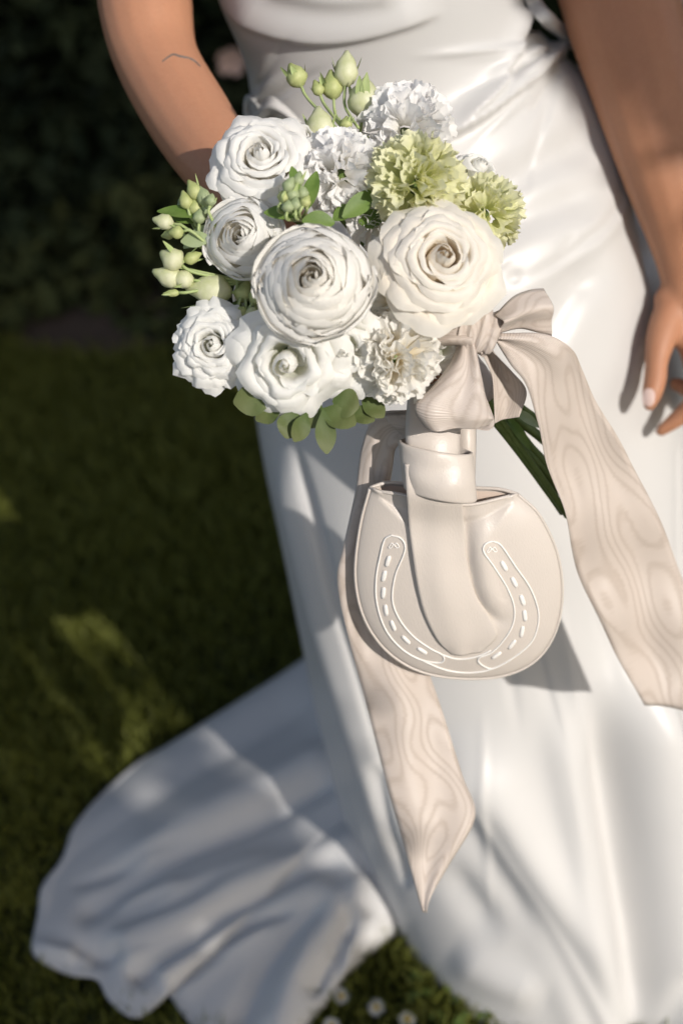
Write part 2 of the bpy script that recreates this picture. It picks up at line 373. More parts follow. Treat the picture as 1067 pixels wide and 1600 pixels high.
# torso, neck, head, legs (under the gown and above the picture)
body.append(tube_w([(.165, 1.40, .88, .105), (.14, 1.41, .98, .088), (.118, 1.42, 1.06, .085), (.112, 1.42, 1.18, .09), (.113, 1.42, 1.27, .085)]))
for s in (-1, 1): body.append(tube_w([(.115 + s * .05, 1.42, 1.2, .085), (.115 + s * .05, 1.43, 1.30, .07), (.115 + s * .12, 1.435, 1.37, .05), (.115 + s * .17, 1.43, 1.37, .05)]))
body.append(tube_w([(.115, 1.44, 1.36, .06), (.115, 1.435, 1.44, .05), (.115, 1.42, 1.50, .05)]))
body.append(tube_w([(.115, 1.38, 1.50, .045), (.115, 1.395, 1.56, .075), (.115, 1.415, 1.62, .085), (.115, 1.42, 1.66, .075)], 14))
body.append(tube_w([(.115, 1.345, 1.60, .010), (.115, 1.325, 1.565, .013)]))
for s in (-1, 1): body.append(tube_w([(.115 + s * .085, 1.42, 1.60, .012), (.115 + s * .085, 1.425, 1.57, .010)]))
body.append(tube_w([(.105, 1.40, .88, .09), (.10, 1.37, .65, .08), (.10, 1.34, .48, .055), (.09, 1.32, .30, .052), (.09, 1.33, .08, .036)]))
body.append(tube_w([(.225, 1.40, .88, .09), (.24, 1.34, .66, .078), (.25, 1.27, .48, .052), (.25, 1.22, .30, .048), (.25, 1.16, .08, .034)]))
for x, y in ((.09, 1.33), (.25, 1.16)): body.append(tube_w([(x, y + .02, .04, .034), (x, y - .08, .035, .034), (x, y - .15, .025, .024)]))
V, F = merge(body)
bo = mesh('body', V, F, M_skin, person, origin=(.17, 1.33, 0))
rm = bo.modifiers.new('r', 'REMESH'); rm.mode = 'VOXEL'; rm.voxel_size = .0034; rm.use_smooth_shade = True
sm = bo.modifiers.new('s', 'SMOOTH'); sm.factor = .5; sm.iterations = 7
dg = bpy.context.evaluated_depsgraph_get(); me2 = bpy.data.meshes.new_from_object(bo.evaluated_get(dg)); bo.modifiers.clear(); bo.data = me2
me2.polygons.foreach_set('use_smooth', [True] * len(me2.polygons))
bv = np.zeros(len(me2.vertices) * 3); me2.vertices.foreach_get('co', bv); bv = bv.reshape(-1, 3) + np.array([.17, 1.33, 0])
bn = np.zeros(len(me2.vertices) * 3); me2.vertices.foreach_get('normal', bn); bn = bn.reshape(-1, 3)
# hair
hv = []
for k in range(60):
    a = k / 60 * 6.283; x0 = math.cos(a); y0 = math.sin(a)
    if y0 < -.55: continue
    hv.append(tube_w([(.115, 1.43, 1.745, .012), (.115 + .07 * x0, 1.425 + .075 * y0, 1.72, .013), (.115 + .097 * x0, 1.43 + .10 * y0, 1.62, .013), (.115 + .09 * x0, 1.45 + .08 * y0, 1.45, .010), (.115 + .08 * x0, 1.49 + .03 * y0, 1.33, .006)], 9))
V, F = merge(hv); mesh('hair', V, F, M_hair, person)
bpx = proj(bv)
def on_body(px, py, near=None):
    """body surface point seen at a photo point, and its normal"""
    d2 = ((bpx - np.array([px, py])) ** 2).sum(1) + np.where(bn @ FW < -.1, 0, 1e6); i = np.argsort(d2)[:30]
    z = ((bv[i] - CAM) @ FW); j = i[z < z.min() + .012][:6]
    zz = ((bv[j] - CAM) @ FW).mean()
    return at(px, py, zz), nrm(bn[j].mean(0))
# fingernails
def nail(tip, dirpx, wpx, lpx, lift=.0006):
    p, nr = on_body(*tip); V = []; dl = nrm(at(tip[0] + dirpx[0], tip[1] + dirpx[1], 1.35) - at(tip[0], tip[1], 1.35)); dl = nrm(dl - nr * (dl @ nr)); sd_ = np.cross(nr, dl)
    s = 1.345 / FOC
    for i in np.linspace(-1, 1, 9):
        for j in np.linspace(-1, 1, 9):
            k = math.sqrt(max(0, 1 - (abs(i) ** 2.6) * .85)); x = j * wpx * k * s; y = i * lpx * s
            V.append(p + dl * y + sd_ * x + nr * (lift + .0009 - 70 * x * x * .45 - 18 * max(0, y) ** 2))
    return mesh('fingernail', V, grid_faces(9, 9), M_nail, person, label='glossy pale pink thumb nail')
nail((1013, 621), (-.10, 1), 10.5, 15)
# tattoo line on the inside of the elbow
tp = crom([(254, 97, 0), (262, 91, 0), (271, 86, 0), (282, 89, 0), (296, 92, 0), (305, 97, 0), (313, 105, 0)], 30)
V = []
for i, q in enumerate(tp):
    p, nr = on_body(q[0], q[1]); d = tp[min(i + 1, 29)] - tp[max(i - 1, 0)]; nx = np.array([-d[1], d[0]]) / np.hypot(d[0], d[1])
    wd = 1.5 * (.55 + .45 * math.sin(i / 29 * math.pi)) * 1.33 / FOC
    side = nrm(RT * nx[0] - UP * nx[1])
    for j in (-1, 0, 1): V.append(p + side * wd * j + nr * (.0007 if j else .0009))
mesh('tattoo', V, grid_faces(30, 3), M_ink, person, label='fine dark line tattoo across the inner elbow')

# ---------------------------------------------------------------- gown
def fold_field(px, folds):
    out = np.zeros(len(px))
    for pts, wl_, wr_, amp, ti, to in folds:
        P = crom(np.array([(a, b, 0) for a, b in pts], float), 26)[:, :2]
        best = np.full(len(px), 1e9); bs = np.zeros(len(px)); bt = np.zeros(len(px))
        for i in range(25):
            a, b = P[i], P[i + 1]; ab = b - a; L2 = ab @ ab
            tt = np.clip(((px - a) @ ab) / L2, 0, 1); q = a + tt[:, None] * ab; dv = px - q; d = np.hypot(dv[:, 0], dv[:, 1])
            m = d < best; best[m] = d[m]; bs[m] = np.sign(ab[0] * dv[m, 1] - ab[1] * dv[m, 0]); bt[m] = (i + tt[m]) / 25
        wv = np.where(bs > 0, wr_, wl_)          # bs>0: right-hand side when walking along the fold (image y down)
        tp_ = np.ones(len(px))
        if ti: tp_ *= np.clip(bt / ti, 0, 1) ** 1.0
        if to: tp_ *= np.clip((1 - bt) / to, 0, 1)
        tp_ = tp_ * tp_ * (3 - 2 * tp_)
        out += amp * tp_ * np.exp(-(best / wv) ** 2)
    return out
SEC = np.array([  # height, centre x, centre y, half width, half depth
    (1.32, .105, 1.42, .150, .110), (1.20, .105, 1.42, .155, .120), (1.10, .108, 1.415, .150, .115), (1.03, .120, 1.41, .146, .108),
    (.98, .138, 1.405, .165, .120), (.92, .150, 1.39, .190, .145), (.83, .158, 1.37, .215, .178), (.73, .163, 1.355, .236, .205),
    (.60, .168, 1.325, .250, .240), (.45, .175, 1.295, .256, .262), (.30, .185, 1.26, .260, .295), (.15, .200, 1.235, .262, .335), (.006, .225, 1.21, .265, .370)])
def gown_surface(nh, nt):
    S = crom(np.c_[SEC[:, 1], SEC[:, 2], SEC[:, 0], SEC[:, 3:]], nh)
    # denser towards the camera side
    q = np.linspace(0, 2 * math.pi, nt, endpoint=False); th = q + .55 * np.sin(q)
    th = -math.pi / 2 - .25 + (q - .45 * np.sin(q))
    ca, sa = np.cos(th), np.sin(th)
    V = np.zeros((nh, nt, 3)); V[..., 0] = S[:, 0:1] + S[:, 3:4] * ca; V[..., 1] = S[:, 1:2] + S[:, 4:5] * sa; V[..., 2] = S[:, 2:3]
    return V
NH, NTt = 480, 560
GV = gown_surface(NH, NTt)
du = np.roll(GV, -1, 1) - np.roll(GV, 1, 1); dv = np.gradient(GV, axis=0); GN = np.cross(dv, du); GN /= np.linalg.norm(GN, axis=-1)[..., None]
cc = GV.mean(1, keepdims=True); sgn = np.sign(((GV - cc) * GN).sum(-1, keepdims=True)); GN *= sgn
P2 = proj(GV.reshape(-1, 3)); face = np.clip((-(GN.reshape(-1, 3) @ FW) + .15) / .35, 0, 1)
FOLDS = [
    # cowl across the bodice
    ([(345, 5), (400, 38), (480, 58), (570, 52), (700, 14)], 45, 9, .010, .15, .2),
    ([(400, -30), (520, -8), (640, -20)], 25, 20, .008, .2, .2),
    # gathers at the waist tie on the right
    ([(828, 12), (806, 80), (775, 140), (712, 198)], 4, 20, .008, .05, .25),
    ([(900, 66), (862, 96), (815, 136), (725, 200), (600, 250)], 4, 26, .013, .08, .4),
    ([(838, 30), (822, 78), (792, 128)], 6, 7, -.006, .1, .3),
    ([(866, 70), (838, 106), (800, 134)], 5, 6, -.005, .1, .3),
    # swag falling from the waist and turning back across the hip
    ([(880, 78), (930, 165), (966, 250), (974, 306), (945, 362), (880, 412), (790, 470), (700, 500)], 16, 44, .0075, .12, .8),
    ([(905, 78), (958, 190), (990, 300), (1012, 390), (1020, 470)], 6, 6, -.013, .12, .25),
    ([(892, 62), (950, 150), (1000, 270), (1035, 400)], 9, 14, .013, .1, .1),
    ([(960, 260), (966, 310), (938, 356), (880, 402), (800, 452)], 9, 9, -.003, .3, .4),
    # soft diagonal hollows over the stomach and hip
    ([(960, 210), (880, 240), (800, 285), (740, 330)], 30, 34, -.010, .3, .3),
    ([(950, 300), (880, 318), (800, 352), (750, 390)], 26, 34, -.008, .3, .3),
    ([(955, 400), (900, 452), (860, 520), (840, 600)], 26, 40, -.009, .3, .5),
    # long falls of the skirt
    ([(690, 1130), (740, 1235), (800, 1340), (872, 1450), (960, 1610)], 60, 26, .026, .25, 0),
    ([(720, 1200), (770, 1300), (830, 1400), (900, 1500), (968, 1620)], 26, 34, -.016, .25, 0),
    ([(1010, 960), (1022, 1120), (1046, 1300), (1085, 1610)], 24, 60, .046, .3, 0),
    ([(925, 1060), (950, 1230), (975, 1400), (1000, 1620)], 34, 30, -.030, .3, 0),
    ([(870, 1040), (890, 1200), (930, 1400), (968, 1560)], 40, 30, .010, .3, .2),
    ([(690, 1330), (730, 1400), (790, 1480)], 25, 25, -.010, .4, .4),
    ([(800, 1380), (860, 1500), (905, 1600)], 20, 26, .007, .4, 0),
    ([(1067, 1490), (1048, 1540), (1035, 1600)], 12, 16, -.010, .3, 0),
    ([(700, 1480), (780, 1530), (860, 1560)], 30, 30, .010, .3, .3),
    ([(452, 680), (490, 810), (540, 980), (600, 1180), (640, 1320)], 8, 8, -.013, .15, .2),
    ([(425, 690), (460, 830), (505, 1000), (570, 1200), (625, 1360)], 22, 18, .010, .15, .1),
    ([(500, 760), (560, 960), (620, 1160), (680, 1360)], 40, 40, .008, .3, .2),
    ([(585, 1180), (610, 1280), (640, 1390)], 8, 8, -.008, .2, .1),
    ([(980, 560), (990, 760), (1000, 960)], 50, 50, -.008, .3, .3),
    ([(1056, 690), (1058, 850), (1062, 1010)], 3, 3, -.002, .1, .1),
]
FAN = []
gf = np.random.default_rng(21)
for k in range(15):        # fine pulls raying out of the waist tie
    a = math.radians(108 + k * 5.2 + gf.normal(0, 1.5)); L0 = gf.uniform(12, 40); L1 = gf.uniform(90, 300) * (1.15 - .02 * k); bend = gf.uniform(-.10, .22)
    FAN.append(([(888 + math.cos(a + bend * t) * (L0 + (L1 - L0) * t), 66 + math.sin(a + bend * t) * (L0 + (L1 - L0) * t)) for t in (0, .33, .66, 1)], gf.uniform(3, 7), gf.uniform(6, 13), gf.choice([-1, 1]) * gf.uniform(.0022, .005), .1, .6))
for k in range(9):         # crinkles under the hip swag
    x0, y0 = gf.uniform(780, 960), gf.uniform(300, 520); L1 = gf.uniform(40, 110); a = math.radians(gf.uniform(130, 165))
    FAN.append(([(x0, y0), (x0 + math.cos(a) * L1 * .5, y0 + math.sin(a) * L1 * .5 + gf.normal(0, 4)), (x0 + math.cos(a) * L1, y0 + math.sin(a) * L1)], gf.uniform(4, 8), gf.uniform(8, 14), gf.uniform(-.0018, .0018), .5, .5))
for k in range(12):        # long thin falls in the skirt
    x0 = gf.uniform(700, 1060); y0 = gf.uniform(700, 1150); L1 = gf.uniform(200, 450); dx = gf.uniform(.02, .28)
    FAN.append(([(x0, y0), (x0 + dx * L1 * .5, y0 + L1 * .5), (x0 + dx * L1, y0 + L1)], gf.uniform(6, 12), gf.uniform(8, 18), gf.uniform(-.0045, .0045), .4, .5))
for k in range(7):         # pulls across the left of the bodice
    x0 = 392 + gf.uniform(-4, 8); y0 = 170 + gf.uniform(-30, 10); a = math.radians(gf.uniform(-75, -25)); L1 = gf.uniform(70, 190)
    FAN.append(([(x0, y0), (x0 + math.cos(a) * L1 * .5, y0 + math.sin(a) * L1 * .5 - 5), (x0 + math.cos(a) * L1, y0 + math.sin(a) * L1)], gf.uniform(4, 8), gf.uniform(6, 12), gf.uniform(-.0026, .0026), .1, .6))
vis = face > 0; disp = np.zeros(len(P2)); disp[vis] = fold_field(P2[vis], FOLDS + FAN) * face[vis]
hh = GV[..., 2].ravel(); gx = GV.reshape(-1, 3)
disp += wob(gx * np.array([1, 1, .35]), 16, .0035, 5) * np.clip((1.0 - hh) / .3, 0.1, 1)
ang = np.arctan2(gx[:, 1] - 1.3, gx[:, 0] - .19)
disp += .022 * np.sin(ang * 9 + 2 * hh) * np.clip((.75 - hh) / .75, 0, 1) * (1 - face)
GV2 = GV + (GN.reshape(-1, 3) * disp[:, None]).reshape(GV.shape)
GV2[..., 2] = np.maximum(GV2[..., 2], .005)
gown = mesh('gown', GV2.reshape(-1, 3), [f[::-1] for f in grid_faces(NH, NTt, True)], M_gown, person, origin=(.17, 1.33, 0))

# train fanned over the lawn
OUT = TRAIN_OUT
O = np.array([gnd(x, y, .02) for x, y in OUT]); O = crom(O, 260)
I = crom([(.12, 1.60, .06), (.02, 1.50, .05), (.03, 1.36, .05), (.05, 1.24, .04), (.08, 1.12, .03), (.12, 1.06, .02)], 260)
nt_ = 110; tt = np.linspace(0, 1, nt_)[:, None, None]
TV = I[None] * (1 - tt) + O[None] * tt
TV[..., 2] += (.10 * (1 - tt[..., 0]) ** 2.2) + .016 * np.sin(tt[..., 0] * math.pi)
TP = proj(TV.reshape(-1, 3))
TF = [
    ([(560, 1200), (480, 1245), (400, 1290), (280, 1340), (200, 1390), (110, 1450)], 16, 20, -.020, .15, .1),
    ([(540, 1160), (430, 1225), (300, 1290), (170, 1370)], 34, 30, .018, .15, .2),
    ([(600, 1290), (500, 1350), (380, 1390), (260, 1450), (160, 1500)], 34, 30, .024, .15, .1),
    ([(560, 1350), (470, 1375), (360, 1430), (290, 1480), (200, 1540)], 14, 16, -.022, .15, .05),
    ([(540, 1375), (440, 1430), (330, 1490), (250, 1545)], 30, 26, .022, .2, .05),
    ([(480, 1420), (400, 1450), (330, 1500), (262, 1552)], 10, 12, -.020, .2, .05),
    ([(590, 1370), (510, 1440), (470, 1520), (440, 1600)], 40, 26, .026, .15, 0),
    ([(520, 1400), (430, 1500), (380, 1590)], 22, 22, -.020, .2, 0),
    ([(560, 1420), (530, 1480), (490, 1550)], 16, 16, -.018, .2, 0),
    ([(200, 1480), (170, 1495), (110, 1490)], 16, 14, -.016, .2, .2),
    ([(150, 1500), (90, 1490), (60, 1480)], 14, 12, .016, .2, .0),
    ([(500, 1080), (400, 1150), (280, 1220), (200, 1280)], 30, 40, -.010, .2, .3),
    ([(450, 1330), (330, 1372), (220, 1430)], 14, 22, .010, .3, .3),
]
tg = np.random.default_rng(4)
for k in range(26):
    a = tg.uniform(0, 1); x1, y1 = [(60, 1430), (110, 1524), (208, 1592), (330, 1630), (480, 1606)][tg.integers(5)]; x1 += tg.uniform(-20, 40); y1 += tg.uniform(-60, 20); x0, y0 = 590 + tg.uniform(-40, 30), 1200 + (y1 - 1380) * .75 + tg.uniform(-40, 40)
    f0, f1 = sorted(tg.uniform(.05, 1, 2)); p0 = (x0 + (x1 - x0) * f0, y0 + (y1 - y0) * f0); p1 = (x0 + (x1 - x0) * f1, y0 + (y1 - y0) * f1)
    if f1 - f0 > .2: TF.append(([p0, ((p0[0] + p1[0]) / 2 + tg.normal(0, 6), (p0[1] + p1[1]) / 2 + tg.normal(0, 6)), p1], tg.uniform(6, 12), tg.uniform(6, 14), tg.choice([-1, 1]) * tg.uniform(.004, .009), .3, .3))
td = .72 * fold_field(TP, TF) + wob(TV.reshape(-1, 3), 26, .006, 9)
ed = np.clip((1 - np.broadcast_to(tt[..., 0], TV.shape[:2]).ravel()) / .04, .45, 1)
TV.reshape(-1, 3)[:, 2] += td * ed
TV[..., 2] = np.maximum(TV[..., 2], .014)
tr_ = mesh('gown_train', TV.reshape(-1, 3), grid_faces(nt_, 260), M_gown, person)
so_ = tr_.modifiers.new('s', 'SOLIDIFY'); so_.thickness = .0018; so_.offset = -1
# side tie loops at both ends of the waist
def strip(name, Lp, Rp, mat, parent, n=60, m=13, bulge=0.0, thick=.0005, vs=None, ripple=0, seed=0, **k):
    """band between two edges given as (px, py, distance) rows"""
    Lw = np.array([at(*q) for q in Lp]); Rw = np.array([at(*q) for q in Rp]); J = np.hstack([Lw, Rw]); mid = (Lw + Rw) / 2
    Q = np.vstack([2 * J[0] - J[1], J, 2 * J[-1] - J[-2]]); rows = []
    for i in range(len(J) - 1):
        a, b, c, d = Q[i:i + 4]; kk = max(3, n // (len(J) - 1))
        for t in np.linspace(0, 1, kk, endpoint=(i == len(J) - 2)):
            rows.append(.5 * ((2 * b) + (c - a) * t + (2 * a - 5 * b + 4 * c - d) * t * t + (3 * b - a - 3 * c + d) * t ** 3))
    rows = np.array(rows); n2 = len(rows); Lw, Rw = rows[:, :3], rows[:, 3:]
    cen = (Lw + Rw) / 2; s = np.r_[0, np.cumsum(np.linalg.norm(np.diff(cen, axis=0), axis=1))]; wid = np.median(np.linalg.norm(Lw - Rw, axis=1))
    T = np.gradient(cen, axis=0); N = np.cross(Rw - Lw, T); N /= np.linalg.norm(N, axis=1)[:, None] + 1e-9
    N[(N @ FW) > 0] *= -1
    V, uv = [], []
    g = np.random.default_rng(seed); ph = g.uniform(0, 6.28, 6)
    for i in range(n2):
        for j in range(m):
            u = j / (m - 1); x = 2 * u - 1
            p = Lw[i] * (1 - u) + Rw[i] * u + N[i] * (bulge * (1 - x * x) + ripple * (math.sin(x * 2.6 + ph[0] + s[i] * 30) * .6 + math.sin(s[i] * 55 + ph[1] - x * 1.5) * .5 + .5 * math.sin(x * 5 + ph[2] + s[i] * 18)))
            V.append(p); uv.append((u, s[i] / wid))
    o = mesh(name, V, grid_faces(n2, m), mat, parent, uv=uv, **k)
    if thick:
        sl = o.modifiers.new('s', 'SOLIDIFY'); sl.thickness = thick; sl.offset = 0
    return o
gpx = proj(GV2.reshape(-1, 3)); gz = (GV2.reshape(-1, 3) - CAM) @ FW
def zg(rows):
    out = []
    for x, y, l in rows:
        d2 = ((gpx - np.array([x, y])) ** 2).sum(1); i = np.argsort(d2)[:40]; z = gz[i]; out.append((x, y, float(z[z < z.min() + .03].mean()) - l))
    return out
strip('waist_tie', zg([(388, 200, -.01), (381, 172, .0), (385, 150, .004), (394, 152, .010), (396, 174, .012), (394, 204, .010)]), zg([(398, 200, -.01), (390, 172, -.004), (392, 160, .004), (400, 160, .014), (408, 174, .016), (412, 204, .012)]), M_gown, person, bulge=.002, thick=.0015)
strip('waist_tie', zg([(398, 182, .010), (420, 152, .012), (440, 160, .010), (472, 192, .006)]), zg([(402, 204, .010), (424, 178, .014), (446, 184, .012), (476, 208, .006)]), M_gown, person, bulge=.006, thick=.0015, ripple=.002)
strip('waist_tie', zg([(812, -40, .004), (822, 8, .008), (842, 34, .010), (872, 58, .008), (902, 84, .004)]), zg([(834, -40, .004), (846, 4, .008), (866, 26, .012), (894, 50, .010), (916, 78, .004)]), M_gown, person, bulge=.006, thick=.002, ripple=.0015)
# ---------------------------------------------------------------- bouquet
BIND = at(705, 560, 1.185)
bouquet = empty('bouquet', BIND, label='round bridal bouquet of white roses, ranunculus and pale green carnations with green buds', cat='bouquet')
def frame(ax, ay):
    a = nrm(-FW + RT * ax + UP * ay); x = nrm(np.cross(UP, a)); return np.stack([x, np.cross(a, x), a], 1)   # columns
class Bloom:
    def __init__(s, name, px, py, z, rpx, ax, ay, label=None, stem=True):
        s.c = at(px, py, z); s.R = rpx * z / FOC; s.Fm = frame(ax, ay); s.ax = s.Fm[:, 2]
        base = s.c - s.ax * s.R * .75
        o = []
        for q, rr in ((0, .02), (.25, .16), (.6, .22), (1., .20)): o.append((*(base + s.ax * s.R * (q * .5 - .1)), rr * s.R))
        V, F = sweep(np.array(o)[:, :3], np.array(o)[:, 3], 10)
        s.o = mesh(name, V, F, M_stem, bouquet); tag(s.o, label)
        if stem:
            d = nrm(BIND - base); P = crom([base + s.ax * .01, base - s.ax * .025 + d * .01, base * .4 + BIND * .6, BIND - nrm(BIND - CAM) * .0 + rng.normal(0, .006, 3)], 14)
            V, F = sweep(P, .0024, 7); mesh('stem', V, F, M_stem, bouquet)
    def put(s, P, mat, uv, nn, mm, name='petal'):
        W = s.c + s.R * (np.asarray(P) @ s.Fm.T); return mesh(name, W, grid_faces(nn, mm), mat, s.o, uv=uv)
    def rev(s, th0, hw, prof, mat, ruffle=.0, seed=0, n=11, m=17, edge=.28, offs=.0, point=0.0, notch=0.0, rf=3.0):
        """one petal: part of a bowl turned about the flower's axis; prof = (r, z) rows from base to rim"""
        pr = crom(np.array([(a, b, 0) for a, b in prof], float), 40)[:, :2]; g = np.random.default_rng(seed); ph = g.uniform(0, 6.28, 5); P, uv = [], []
        for i in range(n):
            for j in range(m):
                u = 2 * j / (m - 1) - 1; vm = 1 - edge * abs(u) ** 3.2 - notch * max(0, 1 - abs(u) * 3) + point * max(0, 1 - abs(u) * 2.2)
                v = i / (n - 1) * vm; k = min(39.0, v * 39); k0 = int(k); r, z = pr[min(k0, 39)] + (k - k0) * (pr[min(k0 + 1, 39)] - pr[min(k0, 39)])
                if v > 1: r, z = pr[39] + (pr[39] - pr[36]) * (v - 1) * 13
                w_ = hw * (.55 + .45 * min(1, v * 1.8)); a = th0 + u * w_
                rr = ruffle * v ** 2.5 * (math.sin(u * rf * 1.7 + ph[0]) + .7 * math.sin(u * rf * 3.3 + ph[1]) + .4 * math.sin(u * rf * 7 + ph[2]))
                dr = offs * u + .02 * math.sin(v * 4 + ph[3]) * v
                P.append(((r + dr + rr) * math.cos(a), (r + dr + rr) * math.sin(a), z + rr * .55 + .03 * math.sin(u * 2 + ph[4]) * v)); uv.append(((u + 1) / 2, v))
        s.put(P, mat, uv, n, m)
_sd = [100]
def sdn(): _sd[0] += 1; return _sd[0]
def ranunculus(layers=11, mat=None, open_=1.0, **k):
    f = Bloom('ranunculus', **k); mat = mat or M_ran; g = np.random.default_rng(sdn())
    for L in range(layers):
        q = (L + .5) / layers; rk = .07 + .93 * q ** .95; zk = .32 - .62 * q ** 2.2 + (.02 * g.normal()); nP = 3 + int(q * 1.6); th = g.uniform(0, 6.28)
        inc = .60 + .24 * q + (.14 if L == layers - 1 else 0)
        for p in range(nP):
            pr = [(.10 * rk, -.62), (.62 * rk + .04, -.50), (rk, -.25 + .2 * (1 - q) + .28 * (zk + .3)), (rk * 1.01, (zk - .3) * .45 + zk * .2), (rk * (inc * .4 + .6), zk * .75), (rk * inc, zk + .04)]
            f.rev(th + p * 6.283 / nP + g.normal(0, .08), 3.6 / nP * (1 + .15 * g.uniform()), pr, mat, .006 + .013 * q, sdn(), offs=.035, edge=.20, rf=2, m=17)
    return f
def rose(mat=None, nl=5, ruffle=.02, flare=1.0, name='rose', edge=.30, pt=0.0, heart=8, rf=3.0, **k):
    f = Bloom(name, **k); mat = mat or M_rose; g = np.random.default_rng(sdn())
    for p in range(heart):       # rolled heart
        q = .06 + .042 * p; f.rev(p * 2.2, 2.1 - .08 * p, [(q * .5, -.5), (q, -.1), (q * 1.05, .22), (q * (.35 + .085 * p), .45 - .022 * p)], mat, .014, sdn(), offs=.05, edge=.08)
    for L in range(nl):
        q = (L + 1) / nl; rk = .22 + .62 * q; nP = 3 + (L > 1) + (L > 3); th = g.uniform(0, 6.28); zk = .38 - .55 * q ** 1.6
        for p in range(nP):
            fl = flare * (.10 + .26 * q)
            pr = [(.08, -.62), (.55 * rk, -.48), (.86 * rk, -.12 - .1 * q), (.97 * rk, zk * .7 - .02), (rk + fl * .35, zk + .03), (rk + fl * .85, zk - .03 - .10 * q * flare)]
            f.rev(th + p * 6.283 / nP + g.normal(0, .1), 5.4 / nP, pr, mat, ruffle * (.5 + q), sdn(), offs=.07, edge=edge, n=13, m=21, point=pt, rf=rf)
    return f
def carnation(mat, np_=58, name='carnation', jag=.8, **k):
    f = Bloom(name, **k); g = np.random.default_rng(sdn()); var = []
    for v in range(5):
        gg = np.random.default_rng(sdn()); P, uv = [], []; n, m = 7, 15; ph = gg.uniform(0, 6.28, 4)
        for i in range(n):
            for j in range(m):
                vv = i / (n - 1); u = 2 * j / (m - 1) - 1; wd = .05 + .30 * vv ** 1.3
                zz = vv * (.62 - .07 * u * u) + (vv ** 4) * .05 * jag * (1 if j % 2 else -1) * gg.uniform(.4, 1.2)
                fr = vv ** 2 * (.085 * math.sin(u * 5 + ph[0]) + .05 * math.sin(u * 10 + ph[1]))
                P.append((u * wd, fr - .10 * vv * vv, zz)); uv.append(((u + 1) / 2, vv))
        me = bpy.data.meshes.new('petal'); me.from_pydata((np.array(P) * f.R).tolist(), [], grid_faces(n, m)); me.polygons.foreach_set('use_smooth', [True] * len(me.polygons))
        l = me.uv_layers.new(name='uv'); idx = np.zeros(len(me.loops), int); me.loops.foreach_get('vertex_index', idx); l.data.foreach_set('uv', np.array(uv)[idx].ravel()); me.materials.append(mat); var.append(me)
    for i in range(np_):
        q = (i + .5) / np_; ph = i * 2.39996; ct = 1 - 1.22 * q; th = math.acos(max(-1, min(1, ct)))
        d = np.array([math.sin(th) * math.cos(ph), math.sin(th) * math.sin(ph), math.cos(th)]); d = nrm(d + g.normal(0, .10, 3))
        dw = f.Fm @ d; side = nrm(np.cross(dw, g.normal(size=3))); up = np.cross(dw, side)
        o = bpy.data.objects.new('petal', var[i % 5]); W = f.c - f.ax * f.R * .30 + dw * f.R * (.24 + .12 * g.uniform())
        link(o, W, f.o); s_ = g.uniform(.92, 1.25); m3 = Matrix(((side[0], up[0], dw[0]), (side[1], up[1], dw[1]), (side[2], up[2], dw[2])))
        o.rotation_euler = m3.to_euler(); o.scale = (s_ * 1.1, s_, s_)
    return f
# big blooms
ranunculus(16, px=490, py=437, z=1.045, rpx=98, ax=.0, ay=.10, label='large white ranunculus with tight concentric petals at the front')
rose(px=688, py=408, z=1.07, rpx=94, ax=.14, ay=.14, nl=6, flare=1.0, edge=.26, ruffle=.03, label='large open cream rose right of the ranunculus')
rose(M_white, px=408, py=250, z=1.115, rpx=80, ax=-.06, ay=.30, nl=6, ruffle=.034, flare=.9, label='ruffled white rose at the upper left of the bouquet')
ranunculus(9, M_white, px=378, py=368, z=1.10, rpx=70, ax=-.14, ay=.0, label='white ranunculus seen from the side at the left')
carnation(M_wcarn, 70, jag=.4, px=530, py=262, z=1.12, rpx=68, ax=-.1, ay=.35, label='white carnation in the middle of the top row')
carnation(M_wcarn, 76, jag=.4, px=638, py=190, z=1.16, rpx=74, ax=.15, ay=.6, label='white carnation at the top edge')
carnation(M_carn, 78, px=655, py=275, z=1.10, rpx=76, ax=.15, ay=.35, label='pale yellow green carnation behind the cream rose')
carnation(M_carn, 56, px=768, py=328, z=1.13, rpx=60, ax=.6, ay=.25, label='smaller yellow green carnation at the right edge')
rose(M_lis, px=748, py=262, z=1.17, rpx=36, ax=.6, ay=.8, nl=2, ruffle=.03, flare=.6, name='lisianthus', pt=.25, label='white pointed lisianthus petals behind the green carnations')
rose(M_lis, px=334, py=540, z=1.105, rpx=64, ax=-.12, ay=.0, nl=6, heart=6, rf=3.6, ruffle=.05, edge=.22, flare=.95, name='lisianthus', label='frilled white lisianthus at the lower left edge')
rose(M_lis, px=450, py=566, z=1.08, rpx=80, ax=-.12, ay=-.35, nl=3, heart=5, rf=3.2, ruffle=.065, flare=1.25, name='lisianthus', edge=.24, label='loose white lisianthus with drooping petals at the bottom')
carnation(M_ccarn, 74, jag=.5, px=622, py=562, z=1.09, rpx=70, ax=.12, ay=-.25, label='white carnation with cream heart at the lower right')
carnation(M_ccarn, 44, jag=.5, px=622, py=468, z=1.10, rpx=42, ax=.1, ay=.0, label='small cream carnation tucked under the cream rose')
rose(M_lis, px=535, py=548, z=1.085, rpx=58, ax=.05, ay=-.3, nl=2, heart=3, ruffle=.10, flare=1.5, name='lisianthus', edge=.24, label='half hidden white lisianthus under the ranunculus')

